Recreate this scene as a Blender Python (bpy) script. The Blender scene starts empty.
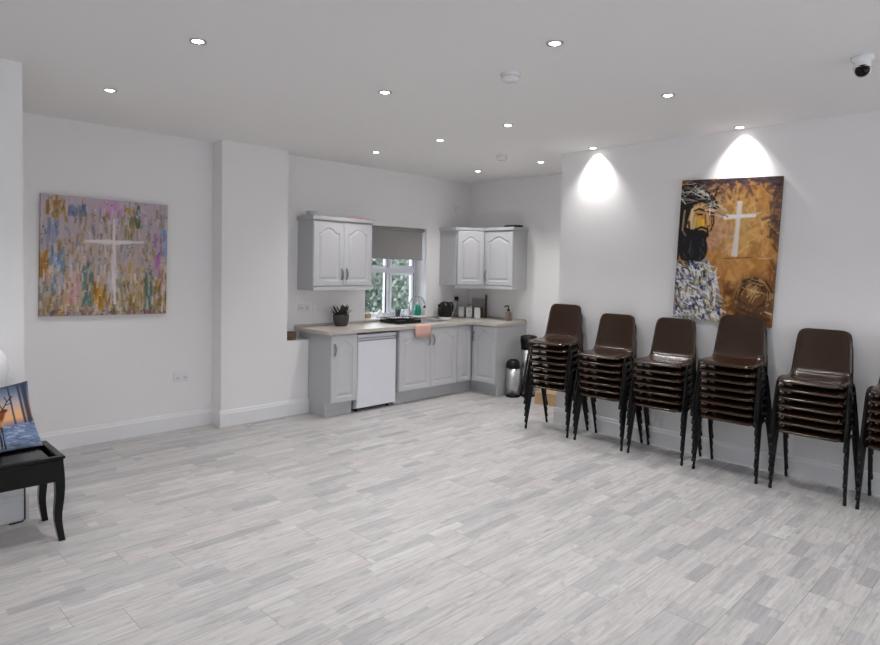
import bpy, bmesh, math, random
import numpy as np
from mathutils import Vector, Matrix

S = bpy.context.scene
COL = S.collection
PI = math.pi
random.seed(7)

# ------------------------------------------------------------------ camera
yaw, pit, rol = 0.7903, 0.0370, 0.0178
fw = Vector((math.cos(pit)*math.cos(yaw), math.cos(pit)*math.sin(yaw), -math.sin(pit)))
rt0 = Vector((math.sin(yaw), -math.cos(yaw), 0))
up0 = rt0.cross(fw)
rt = rt0*math.cos(rol) + up0*math.sin(rol)
up = up0*math.cos(rol) - rt0*math.sin(rol)
cam = bpy.data.cameras.new('camera')
cam.sensor_width = 36.0
cam.lens = 626.04/880*36
cam.shift_x = 3.4/880
cam.shift_y = -32.55/880
cam.clip_start = 0.05
camo = bpy.data.objects.new('camera', cam)
m = Matrix((rt, up, -fw)).transposed().to_4x4()
m.translation = Vector((0, 0, 1.6))
camo.matrix_world = m
COL.objects.link(camo)
S.camera = camo

# ------------------------------------------------------------------ world, lights, exposure
w = bpy.data.worlds.new('sky'); S.world = w
w.use_nodes = True
wn = w.node_tree.nodes; wl = w.node_tree.links
bg = wn['Background']
sky = wn.new('ShaderNodeTexSky'); sky.sky_type = 'HOSEK_WILKIE'
sky.turbidity = 8; sky.ground_albedo = 0.4
sky.sun_direction = (-0.5, 0.2, 0.8)
mixw = wn.new('ShaderNodeMix'); mixw.data_type = 'RGBA'; mixw.inputs[0].default_value = 0.75
wl.new(sky.outputs[0], mixw.inputs[6]); mixw.inputs[7].default_value = (0.82, 0.9, 1.0, 1)
wl.new(mixw.outputs[2], bg.inputs[0])
bg.inputs[1].default_value = 3.0

def area(name, loc, rot, sx, sy, watts, colr=(1, 1, 1)):
    l = bpy.data.lights.new(name, 'AREA'); l.shape = 'RECTANGLE'; l.size = sx; l.size_y = sy
    l.energy = watts; l.color = colr
    o = bpy.data.objects.new(name, l); o.location = loc; o.rotation_euler = rot
    COL.objects.link(o); return o

# fill lamps at added, unseen windows behind the camera; daylight through the kitchen window
FILL_COL = (0.95, 0.97, 1.0)
area('fill_rear_a', (0.9, -2.63, 1.55), (PI/2, 0, 0), 1.9, 1.5, 15, FILL_COL)
area('fill_rear_b', (3.7, -2.63, 1.55), (PI/2, 0, 0), 1.9, 1.5, 15, FILL_COL)
area('fill_side', (-2.63, 1.2, 1.55), (PI/2, 0, -PI/2), 2.4, 1.5, 7, FILL_COL)
area('daylight_kitchen', (5.235, 6.32, 1.5), (PI/2, 0, PI), 0.8, 1.0, 6, (0.85, 0.93, 1.0))

DOWN_W = 45          # watts of every recessed downlight
WASH_W = 52          # watts of the two wall-washing downlights beside the right wall
S.view_settings.view_transform = 'Standard'
S.view_settings.look = 'None'
S.view_settings.gamma = 1.0
S.view_settings.use_curve_mapping = False
S.view_settings.exposure = -0.02

# ------------------------------------------------------------------ helpers
def lin(c):
    c = c/255.0
    return c/12.92 if c <= 0.04045 else ((c+0.055)/1.055)**2.4
def rgb(r, g, b): return (lin(r), lin(g), lin(b), 1)

def mat(name, colr, rough=0.5, metal=0.0, spec=0.5, noise=0.0, nscale=20, bump=0.0, coat=0.0):
    mt = bpy.data.materials.new(name); mt.use_nodes = True
    nt = mt.node_tree; p = nt.nodes['Principled BSDF']
    p.inputs['Base Color'].default_value = colr
    p.inputs['Roughness'].default_value = rough
    p.inputs['Metallic'].default_value = metal
    p.inputs['Specular IOR Level'].default_value = spec
    p.inputs['Coat Weight'].default_value = coat
    if noise or bump:
        tc = nt.nodes.new('ShaderNodeTexCoord')
        n = nt.nodes.new('ShaderNodeTexNoise'); n.inputs['Scale'].default_value = nscale
        n.inputs['Detail'].default_value = 4
        nt.links.new(tc.outputs['Object'], n.inputs['Vector'])
        if noise:
            r = nt.nodes.new('ShaderNodeMix'); r.data_type = 'RGBA'
            nt.links.new(n.outputs['Fac'], r.inputs[0])
            r.inputs[6].default_value = tuple(max(0, x*(1-noise)) for x in colr[:3])+(1,)
            r.inputs[7].default_value = tuple(min(1, x*(1+noise)) for x in colr[:3])+(1,)
            nt.links.new(r.outputs[2], p.inputs['Base Color'])
        if bump:
            b = nt.nodes.new('ShaderNodeBump'); b.inputs['Strength'].default_value = bump
            b.inputs['Distance'].default_value = 0.002
            nt.links.new(n.outputs['Fac'], b.inputs['Height'])
            nt.links.new(b.outputs[0], p.inputs['Normal'])
    return mt

def emit_mat(name, colr, strength):
    mt = mat(name, colr)
    p = mt.node_tree.nodes['Principled BSDF']
    p.inputs['Emission Color'].default_value = colr
    p.inputs['Emission Strength'].default_value = strength
    return mt

def bx(bm, x0, y0, z0, x1, y1, z1, bev=0.0):
    g = bmesh.ops.create_cube(bm, size=1.0)
    vs = g['verts']
    for v in vs:
        v.co = Vector(((x0+x1)/2+v.co.x*(x1-x0), (y0+y1)/2+v.co.y*(y1-y0), (z0+z1)/2+v.co.z*(z1-z0)))
    if bev:
        es = list({e for v in vs for e in v.link_edges})
        bmesh.ops.bevel(bm, geom=es, offset=bev, segments=2, affect='EDGES', profile=0.5)
    return bm

def tube(bm, pts, r, seg=8, caps=True):
    pts = [Vector(p) for p in pts]
    rs = r if isinstance(r, (list, tuple)) else [r]*len(pts)
    rings = []; ref = None
    for i, p in enumerate(pts):
        a = pts[max(0, i-1)]; b = pts[min(len(pts)-1, i+1)]
        t = (b-a).normalized()
        if ref is None:
            ref = t.orthogonal().normalized()
        ref = (ref - t*ref.dot(t)).normalized()
        q = t.cross(ref)
        rings.append([bm.verts.new(p + (ref*math.cos(2*PI*k/seg)+q*math.sin(2*PI*k/seg))*rs[i]) for k in range(seg)])
    for a, b in zip(rings, rings[1:]):
        for k in range(seg):
            f = bm.faces.new((a[k], a[(k+1) % seg], b[(k+1) % seg], b[k])); f.smooth = True
    if caps:
        bm.faces.new(rings[0][::-1]); bm.faces.new(rings[-1])
    return bm

def lathe(bm, prof, cx=0, cy=0, cz=0, seg=24):
    rings = []
    for r, z in prof:
        if r < 1e-6: rings.append([bm.verts.new((cx, cy, cz+z))])
        else: rings.append([bm.verts.new((cx+r*math.cos(2*PI*k/seg), cy+r*math.sin(2*PI*k/seg), cz+z)) for k in range(seg)])
    for a, b in zip(rings, rings[1:]):
        for k in range(seg):
            k2 = (k+1) % seg
            vs = ([a[0], b[k2], b[k]] if len(a) == 1 else [a[k], a[k2], b[0]] if len(b) == 1 else [a[k], a[k2], b[k2], b[k]])
            f = bm.faces.new(vs); f.smooth = True
    if len(rings[0]) > 1: bm.faces.new(rings[0][::-1])
    if len(rings[-1]) > 1: bm.faces.new(rings[-1])
    return bm

def prism(bm, poly, z0, z1):
    lo = [bm.verts.new((x, y, z0)) for x, y in poly]; hi = [bm.verts.new((x, y, z1)) for x, y in poly]
    bm.faces.new(lo[::-1]); bm.faces.new(hi)
    n = len(poly)
    for i in range(n): bm.faces.new((lo[i], lo[(i+1) % n], hi[(i+1) % n], hi[i]))
    return bm

def NB(): return bmesh.new()

def obj(name, bm, material, parent=None, smooth=False):
    bmesh.ops.recalc_face_normals(bm, faces=bm.faces[:])
    me = bpy.data.meshes.new(name); bm.to_mesh(me); bm.free()
    if smooth:
        for p in me.polygons: p.use_smooth = True
    me.materials.append(material)
    o = bpy.data.objects.new(name, me); COL.objects.link(o)
    if parent: o.parent = parent
    return o

def thing(name, label, cat, loc=(0, 0, 0), rotz=0, group=None):
    o = bpy.data.objects.new(name, None); COL.objects.link(o)
    o.empty_display_size = 0.05
    o.location = loc; o.rotation_euler = (0, 0, rotz)
    o['label'] = label; o['category'] = cat
    if group: o['group'] = group
    return o

def tag(o, label, cat, group=None, kind=None):
    o['label'] = label; o['category'] = cat
    if group: o['group'] = group
    if kind: o['kind'] = kind
    return o

def struct(name, bm, material, parent=None, label=None):
    o = obj(name, bm, material, parent)
    if parent is None:
        o['kind'] = 'structure'
        o['label'] = label or name.replace('_', ' ')
        o['category'] = name.split('_')[0]
    return o

def dup(root, loc=None, label=None, group=None):
    r = root.copy(); COL.objects.link(r)
    if loc is not None: r.location = loc
    if label: r['label'] = label
    if group: r['group'] = group
    for ch in list(root.children):
        if ch.type == 'LIGHT' or ch.type == 'MESH':
            c = ch.copy(); COL.objects.link(c); c.parent = r
            for g in ch.children:
                d = g.copy(); COL.objects.link(d); d.parent = c
    return r

# ------------------------------------------------------------------ materials
M = {}
M['wall'] = mat('wall_paint', rgb(239, 237, 237), 0.75, spec=0.25, noise=0.012, nscale=3, bump=0.03)
M['ceil'] = mat('ceiling_paint', rgb(242, 240, 239), 0.9, spec=0.1, noise=0.01, nscale=2)
M['trim'] = mat('white_gloss_trim', rgb(234, 234, 236), 0.4, spec=0.4, noise=0.01)
M['cab'] = mat('grey_cabinet_paint', rgb(200, 200, 203), 0.42, spec=0.4, noise=0.012, nscale=9)
M['cabside'] = mat('grey_cabinet_side', rgb(189, 190, 192), 0.5, spec=0.35, noise=0.012, nscale=6)
M['gap'] = mat('dark_gap', rgb(60, 60, 62), 0.8)
M['handle'] = mat('pewter', rgb(146, 146, 150), 0.35, metal=0.9, noise=0.05)
M['white'] = mat('white_enamel', rgb(232, 233, 240), 0.3, spec=0.5, noise=0.006)
M['upvc'] = mat('white_upvc', rgb(236, 238, 244), 0.3, spec=0.5, noise=0.006)
M['steel'] = mat('brushed_steel', rgb(205, 206, 208), 0.28, metal=1.0, noise=0.05, nscale=60)
M['chrome'] = mat('chrome', rgb(200, 202, 206), 0.12, metal=1.0, noise=0.02)
M['black'] = mat('black_plastic', rgb(14, 13, 14), 0.35, spec=0.3, noise=0.1)
M['blackgloss'] = mat('black_lacquer', rgb(7, 6, 7), 0.16, spec=0.28, noise=0.1)
M['frame'] = mat('black_tube', rgb(12, 11, 12), 0.4, spec=0.3, noise=0.1, nscale=40)
M['rubber'] = mat('black_rubber', rgb(12, 12, 12), 0.7, noise=0.1)
M['shell'] = mat('brown_polypropylene', rgb(49, 30, 17), 0.19, spec=0.5, noise=0.16, nscale=14, bump=0.05)
M['blind'] = mat('grey_blind_fabric', rgb(160, 156, 154), 0.9, spec=0.1, noise=0.03, nscale=200)
M['peach'] = mat('peach_cloth', rgb(218, 176, 162), 0.95, spec=0.1, noise=0.08, nscale=60, bump=0.3)
M['green'] = mat('green_plastic', rgb(20, 140, 110), 0.25, noise=0.05)
M['ceramic'] = mat('white_ceramic', rgb(236, 236, 238), 0.25, noise=0.01)
M['charcoal'] = mat('charcoal_pot', rgb(66, 64, 66), 0.5, noise=0.15)
M['leafdark'] = mat('dark_leaf', rgb(62, 66, 60), 0.6, noise=0.3, nscale=30)
M['wicker'] = mat('brown_wicker', rgb(112, 96, 78), 0.8, noise=0.35, nscale=50, bump=0.5)
M['card'] = mat('tan_cardboard', rgb(190, 158, 122), 0.85, noise=0.08, nscale=15)
M['red'] = mat('red_card', rgb(196, 70, 66), 0.6, noise=0.08)
M['brownglass'] = mat('brown_jar', rgb(92, 62, 44), 0.3, noise=0.3, nscale=40)
M['board'] = mat('grey_wood_board', rgb(172, 164, 158), 0.6, noise=0.12, nscale=25)
M['amber'] = mat('amber_soap', rgb(128, 114, 104), 0.25, noise=0.1)
M['lens'] = emit_mat('lit_lamp_lens', (1.0, 0.97, 0.92, 1), 18)
M['sponge'] = mat('tan_sponge', rgb(188, 150, 112), 0.9, noise=0.2, nscale=60)

# glass: thin clear pane
gm = bpy.data.materials.new('clear_glass'); gm.use_nodes = True
nt = gm.node_tree; nt.nodes.remove(nt.nodes['Principled BSDF'])
tr = nt.nodes.new('ShaderNodeBsdfTransparent'); gl = nt.nodes.new('ShaderNodeBsdfGlossy'); gl.inputs['Roughness'].default_value = 0.02
fr = nt.nodes.new('ShaderNodeFresnel'); fr.inputs['IOR'].default_value = 1.25
mx = nt.nodes.new('ShaderNodeMixShader')
nt.links.new(fr.outputs[0], mx.inputs[0]); nt.links.new(tr.outputs[0], mx.inputs[1]); nt.links.new(gl.outputs[0], mx.inputs[2])
nt.links.new(mx.outputs[0], nt.nodes['Material Output'].inputs[0])
M['glass'] = gm

# laminate worktop: speckled beige grey
wt = mat('speckled_worktop', rgb(196, 188, 180), 0.3, spec=0.5, noise=0.14, nscale=160)
M['worktop'] = wt

# floor: whitewashed strip laminate, boards running along X
def floor_material():
    mt = bpy.data.materials.new('whitewashed_strip_laminate'); mt.use_nodes = True
    nt = mt.node_tree; N = nt.nodes; L = nt.links
    p = N['Principled BSDF']
    geo = N.new('ShaderNodeTexCoord')
    sep = N.new('ShaderNodeSeparateXYZ'); L.new(geo.outputs['Object'], sep.inputs[0])
    def math_(op, a, b=None, c=None):
        n = N.new('ShaderNodeMath'); n.operation = op
        for i, v in enumerate((a, b, c)):
            if v is None: continue
            if isinstance(v, (int, float)): n.inputs[i].default_value = v
            else: L.new(v, n.inputs[i])
        return n.outputs[0]
    X, Y = sep.outputs[0], sep.outputs[1]
    SW = 0.0715
    row = math_('FLOOR', math_('DIVIDE', Y, SW))
    w1 = N.new('ShaderNodeTexWhiteNoise'); w1.noise_dimensions = '1D'; L.new(row, w1.inputs['W'])
    # board (three strips)
    brow = math_('FLOOR', math_('DIVIDE', Y, SW*3))
    w2 = N.new('ShaderNodeTexWhiteNoise'); w2.noise_dimensions = '1D'; L.new(math_('ADD', brow, 0.37), w2.inputs['W'])
    bxx = math_('ADD', math_('DIVIDE', X, 1.29), math_('MULTIPLY', w2.outputs['Value'], 5.0))
    bfr = math_('FRACT', bxx)
    # strip pieces
    sx = math_('ADD', math_('DIVIDE', X, 0.40), math_('MULTIPLY', w1.outputs['Value'], 9.0))
    # uneven lengths: warp
    wob = math_('MULTIPLY', math_('SINE', math_('MULTIPLY', sx, 2.2)), 0.28)
    cell = math_('FLOOR', math_('ADD', sx, wob))
    comb = N.new('ShaderNodeCombineXYZ'); L.new(cell, comb.inputs[0]); L.new(row, comb.inputs[1]); L.new(math_('FLOOR', bxx), comb.inputs[2])
    w3 = N.new('ShaderNodeTexWhiteNoise'); w3.noise_dimensions = '3D'; L.new(comb.outputs[0], w3.inputs['Vector'])
    ramp = N.new('ShaderNodeValToRGB'); L.new(w3.outputs['Value'], ramp.inputs[0]); ramp.color_ramp.interpolation = 'B_SPLINE'
    cr = ramp.color_ramp
    pts = [(0.0, (169, 167, 169)), (0.12, (184, 183, 184)), (0.35, (196, 193, 192)), (0.55, (199, 195, 192)), (0.75, (204, 202, 202)), (0.9, (192, 186, 184)), (1.0, (211, 211, 210))]
    cr.elements[0].position = 0; cr.elements[0].color = rgb(*pts[0][1])
    cr.elements[1].position = 1; cr.elements[1].color = rgb(*pts[-1][1])
    for q, c in pts[1:-1]:
        e = cr.elements.new(q); e.color = rgb(*c)
    # grain stretched along X, shifted per piece
    off = math_('MULTIPLY', w3.outputs['Value'], 37.0)
    gv = N.new('ShaderNodeCombineXYZ'); L.new(math_('ADD', math_('MULTIPLY', X, 2.2), off), gv.inputs[0]); L.new(math_('ADD', math_('MULTIPLY', Y, 34.0), off), gv.inputs[1])
    n1 = N.new('ShaderNodeTexNoise'); n1.inputs['Scale'].default_value = 1.6; n1.inputs['Detail'].default_value = 6; n1.inputs['Roughness'].default_value = 0.65; n1.inputs['Distortion'].default_value = 0.6
    L.new(gv.outputs[0], n1.inputs['Vector'])
    r1 = N.new('ShaderNodeMapRange'); r1.inputs[1].default_value = 0.3; r1.inputs[2].default_value = 0.62; r1.inputs[3].default_value = 0.76; r1.inputs[4].default_value = 1.03
    L.new(n1.outputs['Fac'], r1.inputs[0])
    # grey wash blotches
    bv = N.new('ShaderNodeCombineXYZ'); L.new(math_('ADD', math_('MULTIPLY', X, 3.4), off), bv.inputs[0]); L.new(math_('ADD', math_('MULTIPLY', Y, 16.0), off), bv.inputs[1])
    n2 = N.new('ShaderNodeTexNoise'); n2.inputs['Scale'].default_value = 1.5; n2.inputs['Detail'].default_value = 6; n2.inputs['Roughness'].default_value = 0.7; n2.inputs['Distortion'].default_value = 0.8
    L.new(bv.outputs[0], n2.inputs['Vector'])
    r2 = N.new('ShaderNodeMapRange'); r2.inputs[1].default_value = 0.515; r2.inputs[2].default_value = 0.72; r2.inputs[3].default_value = 0.0; r2.inputs[4].default_value = 0.8
    L.new(n2.outputs['Fac'], r2.inputs[0])
    mixb = N.new('ShaderNodeMix'); mixb.data_type = 'RGBA'
    L.new(r2.outputs[0], mixb.inputs[0]); L.new(ramp.outputs[0], mixb.inputs[6]); mixb.inputs[7].default_value = rgb(158, 156, 160)
    mul = N.new('ShaderNodeMix'); mul.data_type = 'RGBA'; mul.blend_type = 'MULTIPLY'; mul.inputs[0].default_value = 1.0
    L.new(mixb.outputs[2], mul.inputs[6])
    cg = N.new('ShaderNodeCombineXYZ')
    for i in range(3): L.new(r1.outputs[0], cg.inputs[i])
    L.new(cg.outputs[0], mul.inputs[7])
    # seams
    yfr = math_('FRACT', math_('DIVIDE', Y, SW*3))
    s1 = math_('LESS_THAN', yfr, 0.013)
    s2 = math_('LESS_THAN', bfr, 0.0022)
    seam = math_('MAXIMUM', s1, s2)
    mixs = N.new('ShaderNodeMix'); mixs.data_type = 'RGBA'
    L.new(math_('MULTIPLY', seam, 0.6), mixs.inputs[0]); L.new(mul.outputs[2], mixs.inputs[6]); mixs.inputs[7].default_value = rgb(104, 100, 100)
    L.new(mixs.outputs[2], p.inputs['Base Color'])
    p.inputs['Roughness'].default_value = 0.4
    p.inputs['Specular IOR Level'].default_value = 0.4
    bp = N.new('ShaderNodeBump'); bp.inputs['Strength'].default_value = 0.06; bp.inputs['Distance'].default_value = 0.002
    L.new(n1.outputs['Fac'], bp.inputs['Height']); L.new(bp.outputs[0], p.inputs['Normal'])
    return mt
M['floor'] = floor_material()

# painted surfaces: colour attribute carries the brush work
def paint_mat(name, rough=0.5):
    mt = bpy.data.materials.new(name); mt.use_nodes = True
    nt = mt.node_tree; p = nt.nodes['Principled BSDF']
    a = nt.nodes.new('ShaderNodeAttribute'); a.attribute_name = 'paint'
    n = nt.nodes.new('ShaderNodeTexNoise'); n.inputs['Scale'].default_value = 90; n.inputs['Detail'].default_value = 3
    tc = nt.nodes.new('ShaderNodeTexCoord'); nt.links.new(tc.outputs['Object'], n.inputs['Vector'])
    b = nt.nodes.new('ShaderNodeBump'); b.inputs['Strength'].default_value = 0.25; b.inputs['Distance'].default_value = 0.003
    nt.links.new(n.outputs['Fac'], b.inputs['Height']); nt.links.new(b.outputs[0], p.inputs['Normal'])
    nt.links.new(a.outputs['Color'], p.inputs['Base Color'])
    p.inputs['Roughness'].default_value = rough
    p.inputs['Specular IOR Level'].default_value = 0.35
    return mt

# ------------------------------------------------------------------ room dimensions
ZC = 2.78
XR, XE = 5.455, 6.545         # right wall face, kitchen end wall face
YL, YK, YP, YN = 5.957, 5.96, 5.762, 4.473
XN, XP0, XP1, XLEDGE = 0.892, 2.779, 3.505, 3.77
YCOR = 3.71
X0, Y0 = -2.6, -2.6
WT = 0.3

b = NB(); bx(b, X0-WT, Y0-WT, -0.12, XE+WT, YL+WT, 0.0)
struct('floor', b, M['floor'], label='whitewashed grey strip laminate floor')
b = NB(); bx(b, X0-WT, Y0-WT, ZC, XE+WT, YL+WT, ZC+0.15)
struct('ceiling', b, M['ceil'], label='flat white plaster ceiling')
# walls
b = NB(); bx(b, XN, YL, 0, XP0, YL+WT, ZC)
struct('wall_left', b, M['wall'], label='white back wall of the left alcove')
b = NB(); bx(b, X0-WT, YN, 0, XN, YL+WT, ZC)
struct('wall_near_left', b, M['wall'], label='white wall at the left edge behind the bench')
b = NB(); bx(b, XP0, YP, 0, XP1, YK+WT, ZC); bx(b, XP1, YP, 0, XLEDGE, YK, 0.79)
struct('wall_pier', b, M['wall'], label='white pier with low ledge between alcove and kitchen')
WX0, WX1, WZ0, WZ1 = 4.69, 5.70, 0.945, 2.095
b = NB()
bx(b, XP1, YK, 0, WX0, YK+WT, ZC); bx(b, WX1, YK, 0, XE, YK+WT, ZC)
bx(b, WX0, YK, 0, WX1, YK+WT, WZ0); bx(b, WX0, YK, WZ1, WX1, YK+WT, ZC)
struct('wall_kitchen', b, M['wall'], label='white kitchen wall around the window')
b = NB(); bx(b, XE, YCOR-0.1, 0, XE+WT, YK+WT, ZC)
struct('wall_end', b, M['wall'], label='white end wall of the kitchen recess')
b = NB(); bx(b, XR, Y0-WT, 0, XE+WT, YCOR, ZC)
struct('wall_right', b, M['wall'], label='white right wall behind the stacked chairs')
def wall_open(name, axis, at, a0, a1, wins, z0, z1, label):
    b = NB()
    def put(p, q, za, zb):
        if axis == 'y': bx(b, p, at-WT, za, q, at, zb)
        else: bx(b, at-WT, p, za, at, q, zb)
    edges = [a0]+[v for wv in wins for v in wv]+[a1]
    for i in range(0, len(edges), 2): put(edges[i], edges[i+1], 0, ZC)
    for p, q in wins: put(p, q, 0, z0); put(p, q, z1, ZC)
    return struct(name, b, M['wall'], label=label)
wall_open('wall_rear', 'y', Y0, X0-WT, XR, [(-0.1, 1.9), (2.7, 4.7)], 0.8, 2.35, 'white wall behind the camera with two added windows')  # openings here and in the side wall are added for the fill lamps
wall_open('wall_far_left', 'x', X0, Y0, YN, [(-0.1, 2.5)], 0.8, 2.35, 'white side wall with an added wide window, out of view')

# skirting boards with a moulded top
def skirting(name, p0, p1, nrm, label):
    b = NB()
    prof = [(0, 0), (0.018, 0), (0.018, 0.125), (0.013, 0.135), (0.011, 0.148), (0.006, 0.158), (0, 0.16)]
    vs = []
    for p in (p0, p1):
        vs.append([b.verts.new((p[0]+nrm[0]*d, p[1]+nrm[1]*d, z)) for d, z in prof])
    n = len(prof)
    for i in range(n): b.faces.new((vs[0][i], vs[0][(i+1) % n], vs[1][(i+1) % n], vs[1][i]))
    b.faces.new(vs[0]); b.faces.new(vs[1][::-1])
    return struct(name, b, M['trim'], label=label)
skirting('baseboard_left', (XN, YL), (XP0, YL), (0, -1), 'white skirting board along the alcove back wall')
skirting('baseboard_pier', (XP0-0.018, YP), (XLEDGE, YP), (0, -1), 'white skirting board along the pier face')
skirting('baseboard_pier_side', (XP0, YP), (XP0, YL-0.018), (-1, 0), 'white skirting board on the side of the pier')
skirting('baseboard_near_left', (X0, YN), (XN+0.018, YN), (0, -1), 'white skirting board behind the bench')
skirting('baseboard_alcove_side', (XN, YN), (XN, YL-0.018), (1, 0), 'white skirting board on the alcove side wall')
skirting('baseboard_right', (XR, Y0), (XR, YCOR+0.018), (-1, 0), 'white skirting board behind the chair stacks')
skirting('baseboard_recess', (XR, YCOR), (XE-0.018, YCOR), (0, 1), 'white skirting board inside the kitchen recess')
skirting('baseboard_end', (XE, YCOR), (XE, 4.6), (-1, 0), 'white skirting board on the kitchen end wall')

# ------------------------------------------------------------------ windows
def window(name, x0, x1, z0, z1, y, label, mull, trans, axis='y', sash=True):
    fwid, d = 0.055, 0.06
    b = NB()
    def P(bm, a0, a1, za, zb, dd=d, bev=0.006, off=0):
        if axis == 'y': bx(bm, a0, y-dd/2+off, za, a1, y+dd/2+off, zb, bev)
        else: bx(bm, y-dd/2+off, a0, za, y+dd/2+off, a1, zb, bev)
    P(b, x0, x0+fwid, z0, z1); P(b, x1-fwid, x1, z0, z1)
    P(b, x0+fwid, x1-fwid, z0, z0+fwid); P(b, x0+fwid, x1-fwid, z1-fwid, z1)
    for mx_ in mull: P(b, mx_-0.026, mx_+0.026, z0+fwid, z1-fwid)
    ed = [x0+fwid]+[v for mx_ in mull for v in (mx_-0.026, mx_+0.026)]+[x1-fwid]
    for tz in trans:
        for i in range(0, len(ed), 2): P(b, ed[i], ed[i+1], tz-0.032, tz+0.032)
    o = struct(name, b, M['upvc'], label=label)
    g = NB(); P(g, x0+0.02, x1-0.02, z0+0.02, z1-0.02, 0.006, 0)
    obj('pane', g, M['glass'], o)
    return o, ed
WY = YK+0.24
win, ed = window('window_1', WX0, WX1, WZ0, WZ1, WY, 'white framed kitchen window above the sink', [5.215], [1.545])
# opening sashes: lower right and both top lights
for k, (a0, a1, za, zb) in enumerate(((ed[2], ed[3], WZ0+0.055, 1.513), (ed[0], ed[1], 1.577, WZ1-0.055), (ed[2], ed[3], 1.577, WZ1-0.055))):
    s = NB(); t_ = 0.03
    for q in ((a0, a0+t_, za, zb), (a1-t_, a1, za, zb), (a0+t_, a1-t_, za, za+t_), (a0+t_, a1-t_, zb-t_, zb)):
        bx(s, q[0], WY-0.055, q[2], q[1], WY-0.028, q[3], 0.004)
    obj('sash', s, M['upvc'], win)
    gk = NB()      # black rubber seal at the edge of the sash
    sx_ = a1-0.001 if k != 0 else a1+0.003
    bx(gk, sx_, WY-0.052, za, sx_+0.010, WY-0.03, zb)
    obj('seal', gk, M['rubber'], win)
gk = NB(); bx(gk, ed[1]-0.012, WY-0.04, WZ0+0.055, ed[1]-0.001, WY-0.0305, 1.513); obj('seal', gk, M['rubber'], win)
b = NB(); bx(b, WX0, YK-0.03, WZ0-0.012, WX1, WY-0.03, WZ0+0.012, 0.006)
sill = obj('window_sill', b, M['upvc'], win)
w2o, _ = window('window_added_2', -0.1, 1.9, 0.8, 2.35, Y0-0.2, 'white framed window behind the camera, added for fill light', [0.9], [1.8])  # this and the next two are unseen windows, added to carry fill lamps
w3o, _ = window('window_added_3', 2.7, 4.7, 0.8, 2.35, Y0-0.2, 'white framed window added for fill light behind the camera, near right corner', [3.7], [1.8])
w4o, _ = window('window_added_4', -0.1, 2.5, 0.8, 2.35, X0-0.2, 'wide white framed window added for fill light in the far left wall', [0.8, 1.65], [1.8], axis='x')

# roller blind
t = thing('roller_blind', 'grey roller blind half drawn over the kitchen window', 'blind', (0, 0, 0))
b = NB(); bx(b, 4.77, YK+0.052, 1.70, 5.672, YK+0.0545, 2.06); obj('blind_fabric', b, M['blind'], t)
b = NB(); tube(b, [(4.75, YK+0.053, 2.068), (5.692, YK+0.053, 2.068)], 0.022, 14); obj('roller_tube', b, M['blind'], t)
b = NB(); bx(b, 4.77, YK+0.046, 1.685, 5.672, YK+0.060, 1.705, 0.004); obj('bottom_bar', b, M['blind'], t)
# chain
b = NB(); tube(b, [(5.684, YK+0.04, 2.05), (5.685, YK+0.038, 1.7), (5.684, YK+0.04, 1.42)], 0.003, 6); obj('pull_chain', b, M['upvc'], t)

# outside: ground and hedge
b = NB(); bx(b, 2.0, YK+WT+0.02, -0.3, 14, 16, -0.2)
gnd = struct('ground_outside', b, mat('outdoor_ground', rgb(120, 122, 110), 0.9, noise=0.2, nscale=4), label='paved ground outside the window')
hb = NB(); rg = random.Random(3)
for i in range(15000):
    x = rg.uniform(5.0, 13.0); z = rg.uniform(-0.2, 2.45 + 0.3*math.sin(x*1.9)); y = 9.2 + rg.uniform(-0.4, 0.5) + 0.15*math.sin(x*3)
    s = rg.uniform(0.035, 0.075)
    a = Vector((rg.gauss(0, 1), rg.gauss(0, 1), rg.gauss(0, 1))).normalized(); c = a.orthogonal().normalized(); d = a.cross(c)
    o_ = Vector((x, y, z))
    hb.faces.new([hb.verts.new(o_+c*s), hb.verts.new(o_+d*s*0.55), hb.verts.new(o_-c*s), hb.verts.new(o_-d*s*0.55)])
for i in range(4000):
    x = rg.uniform(4.6, 14.0); z = rg.uniform(-0.3, 2.4 + 0.3*math.sin(x*1.9)); y = 9.9 + rg.uniform(-0.2, 0.6)
    s = rg.uniform(0.12, 0.2)
    a = Vector((rg.gauss(0, .5), -1, rg.gauss(0, .5))).normalized(); c = a.orthogonal().normalized(); d = a.cross(c)
    o_ = Vector((x, y, z))
    hb.faces.new([hb.verts.new(o_+c*s), hb.verts.new(o_+d*s*0.7), hb.verts.new(o_-c*s), hb.verts.new(o_-d*s*0.7)])
hm = mat('hedge_leaf', rgb(170, 182, 168), 0.6, noise=0.5, nscale=5)
hedge = obj('hedge', hb, hm)
tag(hedge, 'grey green leafy hedge seen through the kitchen window', 'hedge', kind='stuff')

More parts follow.
